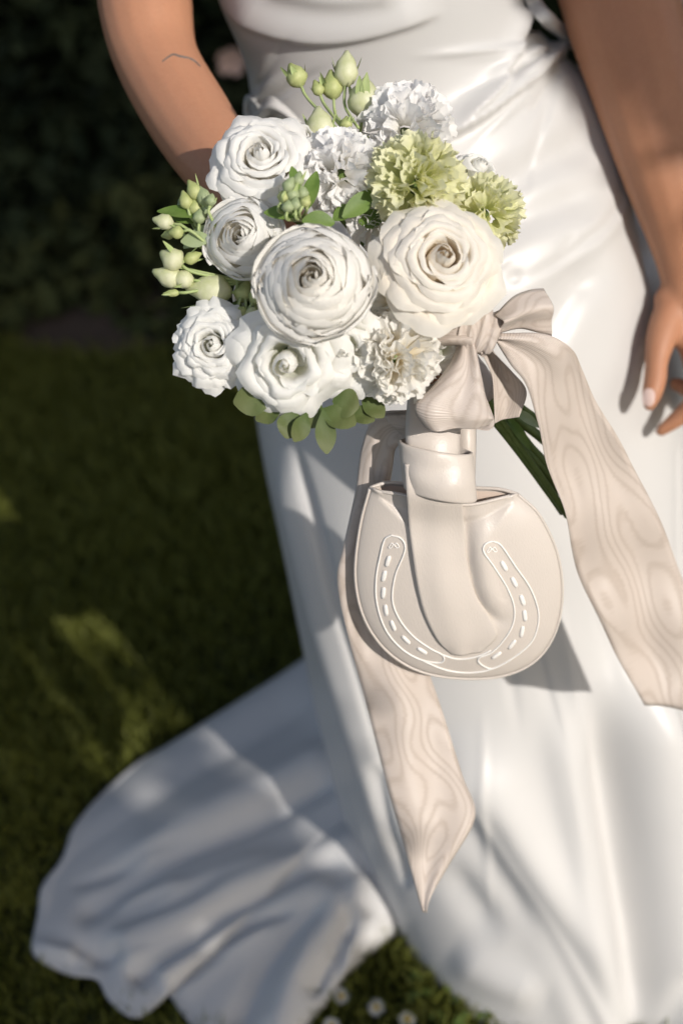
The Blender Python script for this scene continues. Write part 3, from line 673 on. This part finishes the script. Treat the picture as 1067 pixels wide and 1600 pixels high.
rose(M_white, px=470, py=222, z=1.15, rpx=44, ax=-.1, ay=.5, nl=3, ruffle=.03, flare=.9, label='small white rose tucked between the upper left rose and the buds')
carnation(M_wcarn, 40, jag=.4, px=585, py=340, z=1.13, rpx=44, ax=.0, ay=.2, label='small white carnation deep between ranunculus and rose')
rose(M_lis, px=405, py=470, z=1.13, rpx=46, ax=-.3, ay=-.1, nl=3, ruffle=.03, name='lisianthus', label='small white lisianthus deep at the left between the ranunculus flowers')
rose(M_lis, px=688, py=540, z=1.128, rpx=36, ax=.3, ay=-.1, nl=2, heart=5, ruffle=.08, flare=1.2, name='lisianthus', label='small white lisianthus petals beside the ribbon knot')
rose(M_white, px=648, py=520, z=1.118, rpx=40, ax=.2, ay=.1, nl=2, ruffle=.05, flare=1.2, label='small white rose below the cream rose')
def leaf_shape(base, tip, wid, nrmv, mat, name='leaf', parent=None, curl=.15, fold=.2, n=9, blunt=1.0, wave=0):
    base, tip = np.asarray(base), np.asarray(tip); d = tip - base; L = np.linalg.norm(d); t = d / L; nv = nrm(nrmv - t * (nrmv @ t)); s = np.cross(t, nv); V = []; uv = []
    for i in range(n):
        v = i / (n - 1); w_ = wid * (math.sin(math.pi * min(1, v ** blunt * .96 + .02))) ** .8
        for j in range(5):
            u = j / 2 - 1; V.append(base + d * v + s * w_ * u + nv * (fold * w_ * abs(u) - curl * L * v * v + wave * math.sin(v * 9 + u * 2) * w_)); uv.append((j / 4, v))
    return mesh(name, V, grid_faces(n, 5), mat, parent or bouquet, uv=uv)
def bud(px, py, z, r, ln, dx, dy, mat, to=None, dz=0.0, stem_mat=M_palestem, sr=.0013, sepals=4):
    """pointed bud: (px,py) middle, dx,dy = pointing direction in the photo; stem back to `to`"""
    c = at(px, py, z); d = nrm(RT * dx - UP * dy - FW * dz); Lw = ln * z / FOC; rw = r * z / FOC; b = c - d * Lw * .5; V = []
    q = np.linspace(0, 1, 10); P = np.array([b + d * Lw * t for t in q]); rr = rw * np.array([.28, .66, .9, 1, .98, .9, .76, .58, .36, .12])
    V, F = sweep(P, rr, 12); V = V + nrm(np.cross(d, FW)) * (np.sin(np.arange(len(V)) * .9) * rw * .05)[:, None]
    o = mesh('bud', V, F, mat, bouquet)
    g = np.random.default_rng(int(px * 7 + py))
    for k in range(sepals):
        a = g.uniform(0, 6.28); x = nrm(np.cross(d, FW)); y = np.cross(d, x); rad = x * math.cos(a) + y * math.sin(a)
        leaf_shape(b + rad * rw * .35, b + d * Lw * g.uniform(.7, 1.15) + rad * rw * 1.15, rw * .30, rad, M_palestem, 'sepal', o, curl=-.05)
    if to is not None:
        e = at(*to); P = crom([b + d * .001, b - d * Lw * .5, (b + e) / 2 - d * Lw * .3, e], 12); V, F = sweep(P, sr, 6); mesh('stem', V, F, stem_mat, bouquet)
# buds on top
bud(462, 117, 1.175, 17, 40, -.5, -1, M_bud, (540, 215, 1.14))
bud(541, 107, 1.175, 19, 56, .05, -1, M_palebud, (560, 200, 1.15))
bud(519, 132, 1.18, 17, 46, -.1, -1, M_bud, (545, 205, 1.15))
bud(569, 152, 1.17, 26, 62, .1, -1, M_palebud, (575, 215, 1.16))
bud(500, 194, 1.155, 23, 56, -.1, -1, M_palebud, (520, 235, 1.14))
bud(496, 137, 1.175, 10, 26, -.4, -1, M_bud, (535, 200, 1.15))
bud(541, 192, 1.15, 10, 22, .1, -1, M_bud, (540, 225, 1.14))
# stock-like cluster at the left
for x, y, r, l in ((303, 296, 12, 34), (290, 312, 11, 30), (318, 306, 12, 32), (306, 322, 12, 30), (295, 334, 11, 26), (323, 326, 11, 28), (312, 338, 11, 24), (285, 322, 9, 24)):
    bud(x, y, 1.125 + rng.uniform(-.01, .01), r, l, -.25 + rng.normal(0, .2), -1, M_sage if rng.uniform() < .6 else M_bud, (330, 362, 1.13), sepals=1)
for x, y, r, l, m_, dx, dy in ((255, 346, 13, 34, M_palebud, -1, -.25), (275, 363, 11, 24, M_bud, -1, .1), (262, 367, 8, 20, M_bud, -1, .2), (268, 404, 19, 40, M_palebud, -.8, -.5), (262, 432, 17, 50, M_palebud, -1, -.4), (285, 436, 15, 36, M_palebud, -1, -.1), (326, 453, 25, 72, M_palebud, -1, -.1), (268, 458, 6, 26, M_bud, -1, .05), (302, 402, 10, 30, M_bud, .6, -.3), (381, 455, 15, 36, M_bud, .3, -.8), (402, 462, 12, 30, M_bud, .4, -.6), (373, 488, 11, 30, M_bud, -1, -.2), (395, 492, 12, 24, M_palebud, .5, .2), (405, 440, 12, 30, M_bud, .3, -1), (330, 312, 9, 20, M_sage, .2, -1)):
    bud(x, y, 1.115 + rng.uniform(-.012, .012), r, l, dx, dy, m_, (385, 440, 1.13), sepals=2)
toC = nrm(-FW + UP * .3 + RT * .3)
def pl(bx, by, tx, ty, z, wpx, mat, dz=0.0, nm='leaf', **k): return leaf_shape(at(bx, by, z), at(tx, ty, z - dz), wpx * z / FOC, toC + .25 * rng.normal(size=3), mat, nm, **k)
for a in ((318, 338, 246, 322, 1.118, 14, M_leaf), (345, 352, 284, 382, 1.115, 16, M_sage), (330, 372, 282, 376, 1.11, 13, M_sage), (322, 340, 268, 338, 1.125, 12, M_leaf),
          (478, 330, 493, 265, 1.085, 13, M_leaf), (472, 345, 523, 346, 1.08, 17, M_leaf), (470, 335, 412, 328, 1.085, 13, M_leaf), (465, 300, 457, 258, 1.075, 9, M_leaf),
          (535, 340, 590, 296, 1.105, 16, M_leaf), (520, 345, 555, 318, 1.11, 14, M_leaf), (600, 340, 560, 345, 1.12, 16, M_leaf), (400, 470, 345, 500, 1.13, 16, M_leaf), (620, 340, 700, 350, 1.14, 16, M_leaf),
          (400, 200, 440, 182, 1.14, 8, M_sage), (450, 480, 420, 520, 1.12, 14, M_leaf), (500, 520, 480, 545, 1.12, 14, M_leaf)): pl(*a)
for x, y, r, l in ((452, 288, 10, 26), (466, 280, 10, 26), (458, 302, 11, 26), (444, 306, 10, 24), (472, 300, 10, 26), (462, 318, 10, 22), (450, 322, 10, 20), (478, 314, 9, 20)):
    bud(x, y, 1.075 + rng.uniform(-.008, .006), r, l, rng.normal(0, .3), -1, M_sage if rng.uniform() < .7 else M_bud, (470, 345, 1.11), sepals=1)
# hydrangea sepals below
for a in ((430, 618, 366, 630, 1.10, 26), (440, 632, 400, 655, 1.105, 20), (462, 640, 448, 684, 1.10, 23), (480, 645, 462, 690, 1.098, 17), (505, 640, 512, 708, 1.095, 17), (500, 640, 556, 660, 1.098, 24), (520, 625, 560, 635, 1.10, 24), (500, 630, 480, 668, 1.104, 20), (545, 640, 585, 655, 1.11, 18), (425, 610, 370, 600, 1.11, 14), (565, 620, 600, 650, 1.112, 18)):
    pl(*a, M_hyd, dz=.006, nm='sepal', blunt=1.25, fold=.12, curl=.10, wave=.10)
# stems below the binding
for k, (ex, ey) in enumerate(((887, 806), (880, 800), (868, 770), (858, 735), (866, 700), (872, 745), (850, 690), (845, 660), (880, 770))):
    s0 = at(705 + rng.normal(0, 9), 560 + rng.normal(0, 9), 1.185 + rng.normal(0, .004)); e0_ = at(ex, ey, 1.245 + .006 * (k % 3))
    P = crom([s0, s0 * .5 + e0_ * .5 + rng.normal(0, .003, 3), e0_], 14); rr = np.full(14, .0032 + .0006 * (k % 3)); rr[-1] *= 1.12
    V, F = sweep(P, rr, 9); mesh('stem', V, F, M_stem, bouquet)
for k, a in enumerate(((790, 650, 832, 700, 1.21, 9, M_leaf), (800, 640, 845, 665, 1.20, 9, M_sage))): pl(*a)

# ---------------------------------------------------------------- ribbon bow
bow = empty('ribbon', at(745, 518, 1.13), label='wide champagne moire ribbon tied in a bow round the bouquet with two long tails', cat='ribbon')
def D(pts, z): return [(x, y, zz) for (x, y), zz in zip(pts, z)]
strip('ribbon_tail', D([(775, 536), (800, 572), (822, 602), (833, 650), (848, 715), (880, 792), (897, 860), (915, 925), (960, 1020), (1006, 1102)], (1.118, 1.12, 1.13, 1.15, 1.175, 1.205, 1.235, 1.262, 1.30, 1.335)),
      D([(778, 522), (850, 522), (895, 547), (916, 585), (936, 640), (975, 706), (1012, 775), (1048, 855), (1095, 985), (1135, 1115)], (1.112, 1.118, 1.128, 1.15, 1.185, 1.215, 1.245, 1.275, 1.32, 1.36)), M_ribbon, bow, n=110, m=17, bulge=-.003, ripple=.0042, seed=3, label='long ribbon tail blowing down to the right')
strip('ribbon_tail', D([(640, 640), (588, 648), (565, 700), (556, 770), (536, 850), (526, 906), (545, 1000), (575, 1110), (605, 1230), (625, 1300), (643, 1365), (659, 1424)], (1.17, 1.175, 1.185, 1.195, 1.21, 1.222, 1.246, 1.262, 1.28, 1.29, 1.30, 1.305)),
      D([(660, 690), (622, 696), (613, 730), (606, 790), (612, 850), (632, 915), (655, 1005), (687, 1100), (722, 1210), (741, 1272), (705, 1345), (663, 1421)], (1.165, 1.18, 1.19, 1.205, 1.22, 1.236, 1.262, 1.272, 1.288, 1.296, 1.302, 1.306)), M_ribbon, bow, n=130, m=17, bulge=.003, ripple=.0028, seed=5, label='long ribbon tail hanging behind the handbag, cut on the slant')
strip('ribbon_loop', D([(772, 492), (800, 464), (828, 453), (850, 451)], (1.108, 1.11, 1.115, 1.12)), D([(778, 522), (812, 514), (838, 519), (858, 524)], (1.110, 1.122, 1.128, 1.135)), M_ribbon, bow, n=40, m=15, bulge=.008, ripple=.0035, seed=8, label='short stiff bow end standing up right of the knot')
strip('ribbon_loop', D([(752, 552), (768, 590), (772, 630), (773, 662)], (1.135, 1.145, 1.15, 1.15)), D([(768, 545), (800, 580), (822, 612), (812, 652)], (1.13, 1.14, 1.15, 1.155)), M_ribbon, bow, n=40, m=13, bulge=-.008, ripple=.002, seed=9)
strip('ribbon_loop', D([(716, 528), (704, 562), (676, 604), (648, 634), (664, 664)], (1.118, 1.108, 1.10, 1.098, 1.104)), D([(740, 536), (753, 590), (763, 632), (771, 656), (764, 668)], (1.115, 1.102, 1.094, 1.092, 1.10)), M_ribbon, bow, n=70, m=25, bulge=.003, ripple=.0045, seed=11, label='flat bow loop spreading below the knot')
strip('ribbon_loop', D([(712, 535), (690, 585), (656, 634), (668, 662)], (1.132, 1.135, 1.125, 1.110)), D([(742, 540), (752, 600), (772, 655), (764, 668)], (1.13, 1.13, 1.118, 1.106)), M_ribbon, bow, n=50, m=15, bulge=-.004, ripple=.002, seed=14)
strip('ribbon_loop', D([(730, 545), (700, 600), (655, 640), (600, 648)], (1.135, 1.15, 1.16, 1.17)), D([(745, 560), (730, 640), (690, 690), (640, 690)], (1.135, 1.15, 1.16, 1.17)), M_ribbon, bow, n=40, m=13, bulge=.006, ripple=.002, seed=12)
strip('ribbon_loop', D([(745, 500), (715, 508), (690, 515)], (1.11, 1.112, 1.12)), D([(738, 545), (712, 540), (690, 540)], (1.11, 1.115, 1.122)), M_ribbon, bow, n=30, m=13, bulge=.008, ripple=.003, seed=13)
# knot: a crossways wrap with pleats
V, uv = [], []; kc = at(748, 517, 1.118); kx = nrm(RT * .93 - UP * .30); ky = nrm(UP - kx * (UP @ kx)); kz = np.cross(kx, ky)
if kz @ FW > 0: kz = -kz
for i in range(33):
    a = (i / 32) * 5.4 - 1.13
    for j in range(21):
        u = j / 20 * 2 - 1; pl_ = .0014 * math.sin(u * 11 + .8 * math.sin(a * 2)) + .0009 * math.sin(u * 23 + a)
        rr = .0165 + pl_ + .003 * (1 - u * u) ; V.append(kc + kx * (u * .0145 * (1 + .12 * math.sin(a + 1))) + ky * (rr * math.sin(a)) * 1.02 + kz * (rr * math.cos(a)) * .75); uv.append((j / 20, i / 8))
o = mesh('ribbon_knot', V, grid_faces(33, 21), M_ribbon, bow, uv=uv); s_ = o.modifiers.new('s', 'SOLIDIFY'); s_.thickness = .0006
# ribbon wrapped round the stems under the knot
P = crom([BIND - nrm(at(887, 806, 1.215) - BIND) * .02, BIND + nrm(at(887, 806, 1.215) - BIND) * .045], 12); V, F = sweep(P, [.019, .0195, .019, .0195, .019, .0195, .019, .0195, .019, .0195, .019, .019], 20); mesh('stem_wrap', V, F, M_ribbon, bow, uv=np.stack([np.arange(len(V)) // 20 / 11, np.arange(len(V)) % 20 / 5], -1))

# ---------------------------------------------------------------- handbag
bag = empty('handbag', at(716, 1055, 1.25), label='cream satin handbag with white embroidered horseshoe hanging from the holding arm', cat='handbag')
def bz(py): return 1.168 + .075 * (py - 760) / 300
OL = [(578, 762), (563, 820), (555, 890), (562, 945), (582, 990), (615, 1026), (660, 1050), (720, 1060), (785, 1056), (835, 1033), (866, 990), (878, 930), (870, 865), (842, 805), (808, 772)]
CN = np.array([714., 905.]); GRV = np.array([(724, 795), (726, 840), (728, 880), (735, 920), (750, 952), (775, 968), (800, 962)], float)
def groove(px, py):
    p = np.array([px, py], float); G = GRV; d = 1e9; bt = 0; sg = 1
    for i in range(len(G) - 1):
        ab = G[i + 1] - G[i]; t = min(1, max(0, (p - G[i]) @ ab / (ab @ ab))); q = p - G[i] - ab * t; dd = math.hypot(*q)
        if dd < d: d = dd; bt = (i + t) / (len(G) - 1); sg = np.sign(ab[0] * q[1] - ab[1] * q[0])
    k = min(1, (1 - bt) * 3.0) * min(1, .35 + bt * 2)
    return k * (-.0040 * math.exp(-(d / 9) ** 2) + (.0035 * math.exp(-((d - 24) / 16) ** 2) if sg < 0 else .0))
def depth_front(px, py):
    """how far the front panel bulges at a photo point"""
    v = np.array([px, py]) - CN; a = math.atan2(v[1], v[0]); ol = np.array(OL, float) - CN; aa = np.arctan2(ol[:, 1], ol[:, 0]); rr = np.hypot(ol[:, 0], ol[:, 1]); o_ = np.argsort(aa)
    rad = np.interp(a, aa[o_], rr[o_], period=2 * math.pi); q = min(1, np.hypot(*v) / rad); return (1 - q ** 2.6) ** .8 * .020 + groove(px, py)
def bag_panel(name, top, side, thick, mat, n=34, m=150, puff=1.0):
    ol = crom(np.array([(x, y, 0) for x, y in OL] , float), 110)[:, :2]; tp2 = crom(np.array([(x, y, 0) for x, y in top], float), 41)[1:-1, :2]
    ring = np.vstack([ol, tp2]); V = []; uv = []
    for i in range(n):
        q = i / (n - 1)
        for k, e in enumerate(ring):
            p = CN + (e - CN) * q
            dome = (1 - q ** 2.6) ** .8 * thick
            if k >= 110 and q > .5: dome = max(dome, thick * (.30 + .45 * math.sin((k - 110) / 39 * math.pi)) * min(1, (q - .5) * 3) * 1.0)   # top edges stand apart: the mouth
            if side > 0 and name == 'front_panel': dome += groove(p[0], p[1])
            V.append(at(p[0], p[1], bz(p[1])) - side * FW * dome * puff); uv.append(p / 300)
    return V, uv, grid_faces(n, len(ring), True)
TOPF = [(808, 772), (775, 780), (738, 788), (700, 788), (660, 781), (620, 772), (592, 768), (578, 762)]
TOPB = [(808, 772), (780, 764), (740, 762), (690, 758), (640, 756), (605, 754), (578, 762)]
V, uv, F = bag_panel('front_panel', TOPF, 1, .020, M_bag)
fp = mesh('front_panel', V, F, M_bag, bag, uv=uv); s_ = fp.modifiers.new('s', 'SOLIDIFY'); s_.thickness = .0022; s_.offset = 1
V, uv, F = bag_panel('back_panel', TOPB, -1, .016, M_bag); mesh('back_panel', V, [f[::-1] for f in F], M_bag, bag, uv=uv)
V, uv, F = bag_panel('lining', TOPB, -1, .0135, M_lining); V = np.array(V); cL = V.mean(0); V = cL + (V - cL) * .965; mesh('lining', V, F, M_lining, bag, uv=uv)
def on_bag(px, py, lift=0.0): return at(px, py, bz(py)) - FW * (depth_front(px, py) + lift)
def bag_line(name, pts, r, closed=False, lift=.0004, mat=None, n=90, parent=None):
    if closed: pts = pts + [pts[0]]
    P = crom(np.array([(x, y, 0) for x, y in pts], float), n)[:, :2]; W = np.array([on_bag(x, y, lift) for x, y in P]); V, F = sweep(W, r, 7, not closed); return V, F
def add_line(name, *a, **k):
    V, F = bag_line(name, *a, **k); return mesh(name, V, F, k.get('mat') or M_thread, bag)
# piping at the rim
P = np.array([at(x, y, bz(y)) for x, y in crom(np.array([(x, y, 0) for x, y in OL], float), 130)[:, :2]]); V, F = sweep(P, .0014, 8); mesh('piping', V, F, M_bag, bag)
P = np.array([np.array(at(x, y, bz(y))) - FW * (.020 * (.30 + .45 * math.sin(i / 40 * math.pi)) * math.sin(min(1, i / 6, (40 - i) / 6) * 1.57)) for i, (x, y) in enumerate(crom(np.array([(x, y, 0) for x, y in TOPF], float), 41)[:, :2])]); V, F = sweep(P, .0016, 8); mesh('mouth_edge', V, F, M_bag, bag)
P = np.array([np.array(at(x, y, bz(y))) + FW * .011 * math.sin(i / 40 * math.pi) for i, (x, y) in enumerate(crom(np.array([(x, y, 0) for x, y in TOPB], float), 41)[:, :2])]); V, F = sweep(P, .0016, 8); mesh('mouth_edge', V, F, M_bag, bag)
LL = [(610, 836), (624, 840), (631, 851), (629, 866), (616, 899), (612, 936), (623, 966), (644, 992), (670, 1011), (689, 1021), (692, 1030), (683, 1034), (655, 1029), (625, 1011), (601, 981), (588, 940), (587, 902), (593, 869), (600, 843)]
RL = [(766, 845), (779, 852), (801, 884), (824, 917), (837, 951), (837, 977), (826, 1004), (797, 1028), (769, 1043), (755, 1040), (745, 1032), (747, 1025), (764, 1018), (782, 1000), (797, 974), (799, 947), (788, 917), (767, 884), (751, 861), (754, 849)]
def inset(L, k):
    P = np.array(L, float); c = np.roll(P, 1, 0) - np.roll(P, -1, 0); nn = np.stack([c[:, 1], -c[:, 0]], -1); nn /= np.hypot(nn[:, 0], nn[:, 1])[:, None]; return [tuple(q) for q in P + nn * k]
for L in (LL, RL):
    add_line('horseshoe_embroidery', L, .0008, closed=True, n=130); add_line('horseshoe_embroidery', L, .0007, closed=True, n=130, lift=.0001) if 0 else None
add_line('horseshoe_embroidery', [(655, 1029), (690, 1044), (722, 1050), (752, 1048), (769, 1043)], .0008)
add_line('horseshoe_embroidery', [(689, 1021), (708, 1027), (728, 1027), (747, 1022), (764, 1014)], .0008)
for L, k in ((LL, 1), (RL, 1)):   # sunk shoe surface, ringed by a faint second row
    pass
DS = [((605, 876), (-.25, 1)), ((599, 899), (-.15, 1)), ((598, 925), (.05, 1)), ((602, 952), (.3, 1)), ((613, 976), (.6, 1)), ((633, 998), (1, .8)), ((658, 1015), (1, .5)),
      ((783, 883), (.6, 1)), ((799, 908), (.55, 1)), ((812, 936), (.3, 1)), ((816, 960), (0, 1)), ((812, 985), (-.35, 1)), ((797, 1005), (-.8, .8)), ((773, 1022), (-1, .55))]
for (x, y), d in DS:
    d = np.array(d) / np.hypot(*d); V, F = [], []
    W = np.array([on_bag(x + d[0] * t, y + d[1] * t, .0003) for t in np.linspace(-8.5, 8.5, 7)]); sd2 = np.array([-d[1], d[0]])
    sw = nrm(on_bag(x + sd2[0], y + sd2[1]) - on_bag(x - sd2[0], y - sd2[1])); V, F = sweep(W, np.array([.0008, .0011, .0012, .0012, .0012, .0011, .0008]), 8)
    c = V.mean(0); V = V + np.outer((V - c) @ sw, sw) * .7; mesh('nail_hole_stitch', V, F, M_thread, bag)
for x, y in ((614, 851), (764, 857)):      # tiny bow motif at each heel of the shoe
    add_line('bow_stitch', [(x - 8, y + 4), (x - 3, y - 3), (x, y), (x + 4, y - 3), (x + 8, y + 3), (x + 4, y + 4), (x, y), (x - 5, y + 5), (x - 8, y + 4)], .0005, n=40)
# front strap running up through the band, band, upper handle
def zb(rows): return [(x, y, float((on_bag(x, y, l) - CAM) @ FW)) for x, y, l in rows]
strip('front_strap', [(632, 724, 1.137), (635, 770, 1.142)] + zb([(638, 815, .0045), (645, 870, .0045), (653, 920, .0045), (664, 962, .004), (683, 1000, .0025), (706, 1021, .0003)]),
      [(724, 732, 1.139), (722, 775, 1.146)] + zb([(724, 820, .002), (729, 875, .0008), (742, 928, .0006), (764, 962, .0006), (776, 992, .0004), (752, 1018, .0003)]), M_bag, bag, n=80, m=21, bulge=.0022, ripple=.0009, thick=.0025, label='raised satin strap down the middle of the bag front')
for nm, Lp, Rp, b in (('handle', [(640, 590, 1.16), (636, 640, 1.150), (634, 680, 1.143), (637, 740, 1.143)], [(722, 600, 1.16), (719, 650, 1.152), (717, 690, 1.145), (716, 745, 1.145)], .006),
                      ('handle', [(712, 600, 1.175), (714, 650, 1.172), (716, 700, 1.172), (714, 790, 1.185)], [(742, 600, 1.18), (741, 650, 1.178), (741, 700, 1.176), (738, 790, 1.19)], .005)):
    strip(nm, Lp, Rp, M_bag, bag, n=36, m=11, bulge=b, thick=.003)
V = []; uv = []
for i in range(15):
    v = i / 14
    for j in range(40):
        a = j / 40 * 6.283; x = 680 + 53 * math.cos(a) * (1 - .03 * v) + 9 * v * 0 + (8 * v); y = 697 + 76 * v + 10 * math.cos(a) - 14 * max(0, -math.sin(a)) * 0
        zz = 1.146 + .0008 * math.sin(v * 9 + 2 * math.sin(a)) + .0006 * math.sin(a * 5 + v * 6) + .016 * math.sin(a) + .008 * v - .003 * math.sin(v * 3.14); y += 8 * (-math.sin(a))
        V.append(at(x, y, zz)); uv.append((a, v))
o = mesh('handle_band', V, grid_faces(15, 40, True), M_bag, bag, uv=uv); s_ = o.modifiers.new('s', 'SOLIDIFY'); s_.thickness = .0032; s_.offset = -1
bv_ = o.modifiers.new('b', 'SUBSURF'); bv_.levels = 1; bv_.render_levels = 1
P = np.array([at(737 + 4 * math.cos(a), 782 + 7 * math.sin(a), 1.172) for a in np.linspace(0, 6.283, 17)]); V, F = sweep(P, .0009, 6, False); mesh('clasp', V, F, M_metal, bag)

# ---------------------------------------------------------------- small lawn plants
def daisy(px, py, label):
    p = gnd(px, py, .03); b = gnd(px, py, 0.0); b = np.array([p[0] + .004, p[1] + .004, 0.0])
    e = empty('daisy', b, label=label, cat='daisy', group='daisies in the lawn'); nv = nrm(np.array([rng.normal(0, .2), -.35, 1])); x = nrm(np.cross(nv, [0, 1, .3])); y = np.cross(nv, x)
    V, F = sweep(crom([b, (b + p) / 2 + np.array([.002, 0, 0]), p], 6), .0009, 6); mesh('stem', V, F, M_stem, e)
    hd = []
    for q, r in ((-.001, .0030), (.0010, .0034), (.0022, .0026), (.0027, .0008)): hd.append((*(p + nv * q), r))
    hd = np.array(hd); V, F = sweep(hd[:, :3], hd[:, 3], 10); mesh('disc', V, F, M_yolk, e)
    for k in range(15):
        a = k / 15 * 6.283; d = x * math.cos(a) + y * math.sin(a); leaf_shape(p + d * .002, p + d * .0115 + nv * rng.uniform(-.002, .002), .0015, nv, M_white, 'petal', e, n=5, curl=.05, fold=.1)
daisy(533, 1556, 'white daisy in the grass closest to the spread train')
daisy(588, 1574, 'white daisy in the grass midway between train and skirt')
daisy(636, 1592, 'small white daisy in the grass at the bottom edge')
daisy(518, 1603, 'half cut off white daisy below the one by the train')
for k in range(26):
    x = rng.uniform(640, 760); y = 1450 + rng.uniform(0, 150); p = gnd(x, y, .02 + rng.uniform(0, .015)); 
    if k == 0: clover_parts = []
    for j in range(3):
        a = rng.uniform(0, 6.28); d = np.array([math.cos(a + j * 2.1), math.sin(a + j * 2.1), .2]) * .011; t_ = np.array([-d[1], d[0], 0]) * .55
        clover_parts.append((np.array([p, p + d * .6 + t_, p + d * 1.1, p + d * .6 - t_]), [(0, 1, 2, 3)]))
V, F = merge(clover_parts); mesh('clover', V, F, M_clover, label='small round clover leaves in the grass by the skirt hem', cat='clover', kind='stuff')

# ---------------------------------------------------------------- unseen canopy added behind the camera to shade the garden
UA = nrm(np.cross(np.array([0, 0, 1.]), SUN)); VA = np.cross(SUN, UA)       # the plane the sun looks at
def su(P): P = np.asarray(P); return np.stack([P @ UA, P @ VA], -1)
def inside(pts, poly):
    x, y = pts[:, 0], pts[:, 1]; r = np.zeros(len(pts), bool); j = len(poly) - 1
    for i in range(len(poly)):
        xi, yi = poly[i]; xj, yj = poly[j]; c = ((yi > y) != (yj > y)) & (x < (xj - xi) * (y - yi) / (yj - yi + 1e-12) + xi); r ^= c; j = i
    return r
def gap_ground(pts): return su([gnd(x, y, .02) for x, y in pts])
def gap_at(pts): return su([at(*q) for q in pts])
GAPS = [  # openings cut in the added canopy so sun reaches the figure and lawn strips
    np.array([(.58, 1.85), (.50, 1.62), (.40, 1.47), (.38, 1.2), (.43, 1.09), (.476, 1.02), (.464, .92), (.425, .785), (.415, .705), (.45, .705), (.51, .78), (.52, .93), (.57, .955), (.64, .96), (.645, .60), (.61, .54), (.585, .45), (.55, .40), (.55, .2), (1.12, .2), (1.12, 1.12), (1.03, 1.13), (.99, 1.20), (.962, 1.31), (.945, 1.44), (.925, 1.75), (.85, 1.95)]),
    np.array([(.562, 1.0), (.626, 1.0), (.622, .66), (.566, .66)]),
    gap_ground([(232, 652), (275, 655), (420, 735), (425, 772), (330, 725)]),
    gap_ground([(-40, 640), (12, 660), (22, 740), (-40, 800)]),
    gap_ground([(34, 620), (56, 640), (52, 664), (38, 650)]),
    gap_ground([(318, 1150), (350, 1136), (374, 1156), (345, 1180)]), gap_ground([(370, 1200), (396, 1186), (420, 1206), (395, 1224)]),
    gap_ground([(416, 1250), (445, 1228), (475, 1258), (446, 1288)]), gap_ground([(480, 1330), (510, 1300), (530, 1340), (500, 1350)]),
    gap_ground([(625, 1440), (700, 1425), (720, 1500), (770, 1600), (740, 1620), (690, 1560), (660, 1500)]),
    gap_ground([(520, 1380), (545, 1400), (560, 1440), (535, 1430)]), gap_ground([(580, 1425), (625, 1420), (610, 1450), (580, 1462)]),
]
GAPS = [g_ if i_ < 2 else np.mean(g_, 0) + (np.asarray(g_) - np.mean(g_, 0)) * 1.7 for i_, g_ in enumerate(GAPS)]
blocker_tree = empty('blocker_tree', (1.9, -2.9, 0), label='unseen leafy canopy added behind the viewer to shade the lawn', cat='blocker_tree')
def blocker_crown():
    n = 62000; T0, T1 = 2.7, 4.2; out = []
    u = rng.uniform(-1.1, 2.6, n); v = rng.uniform(-.6, 3.2, n); tt = rng.uniform(T0, T1, n)
    k = (((u - .75) / 1.8) ** 2 + ((v - 1.3) / 1.8) ** 2 + .10 * np.sin(u * 3 + v * 2) < 1.0); u, v, tt = u[k], v[k], tt[k]
    P2_ = np.stack([u, v], -1); keep = np.ones(len(u), bool)
    for g in GAPS:
        c = np.asarray(g)
        hit = inside(P2_, c); keep &= ~hit
        # keep leaf edges clear of the rim of the gap
        for i in range(len(c)):
            a, b = c[i - 1], c[i]; ab = b - a; t_ = np.clip(((P2_ - a) @ ab) / (ab @ ab + 1e-12), 0, 1); d = np.hypot(*(P2_ - a - t_[:, None] * ab).T); keep &= d > .02
    P2_, tt = P2_[keep], tt[keep]
    return P2_[:, :1] * UA + P2_[:, 1:] * VA + tt[:, None] * SUN
CP = blocker_crown(); CP = CP[CP[:, 2] > .75]
leaves_obj('blocker_crown', CP, .055, M_blocker, blocker_tree, 17, kind='stuff')
tb = [(1.9, -2.9, 0, .15), (1.95, -2.92, 1.2, .12), (1.85, -2.9, 2.6, .09), (1.9, -3.0, 4.2, .04)]
V, F = tube_w(tb, 20); mesh('blocker_trunk', V, F, M_bark, blocker_tree)
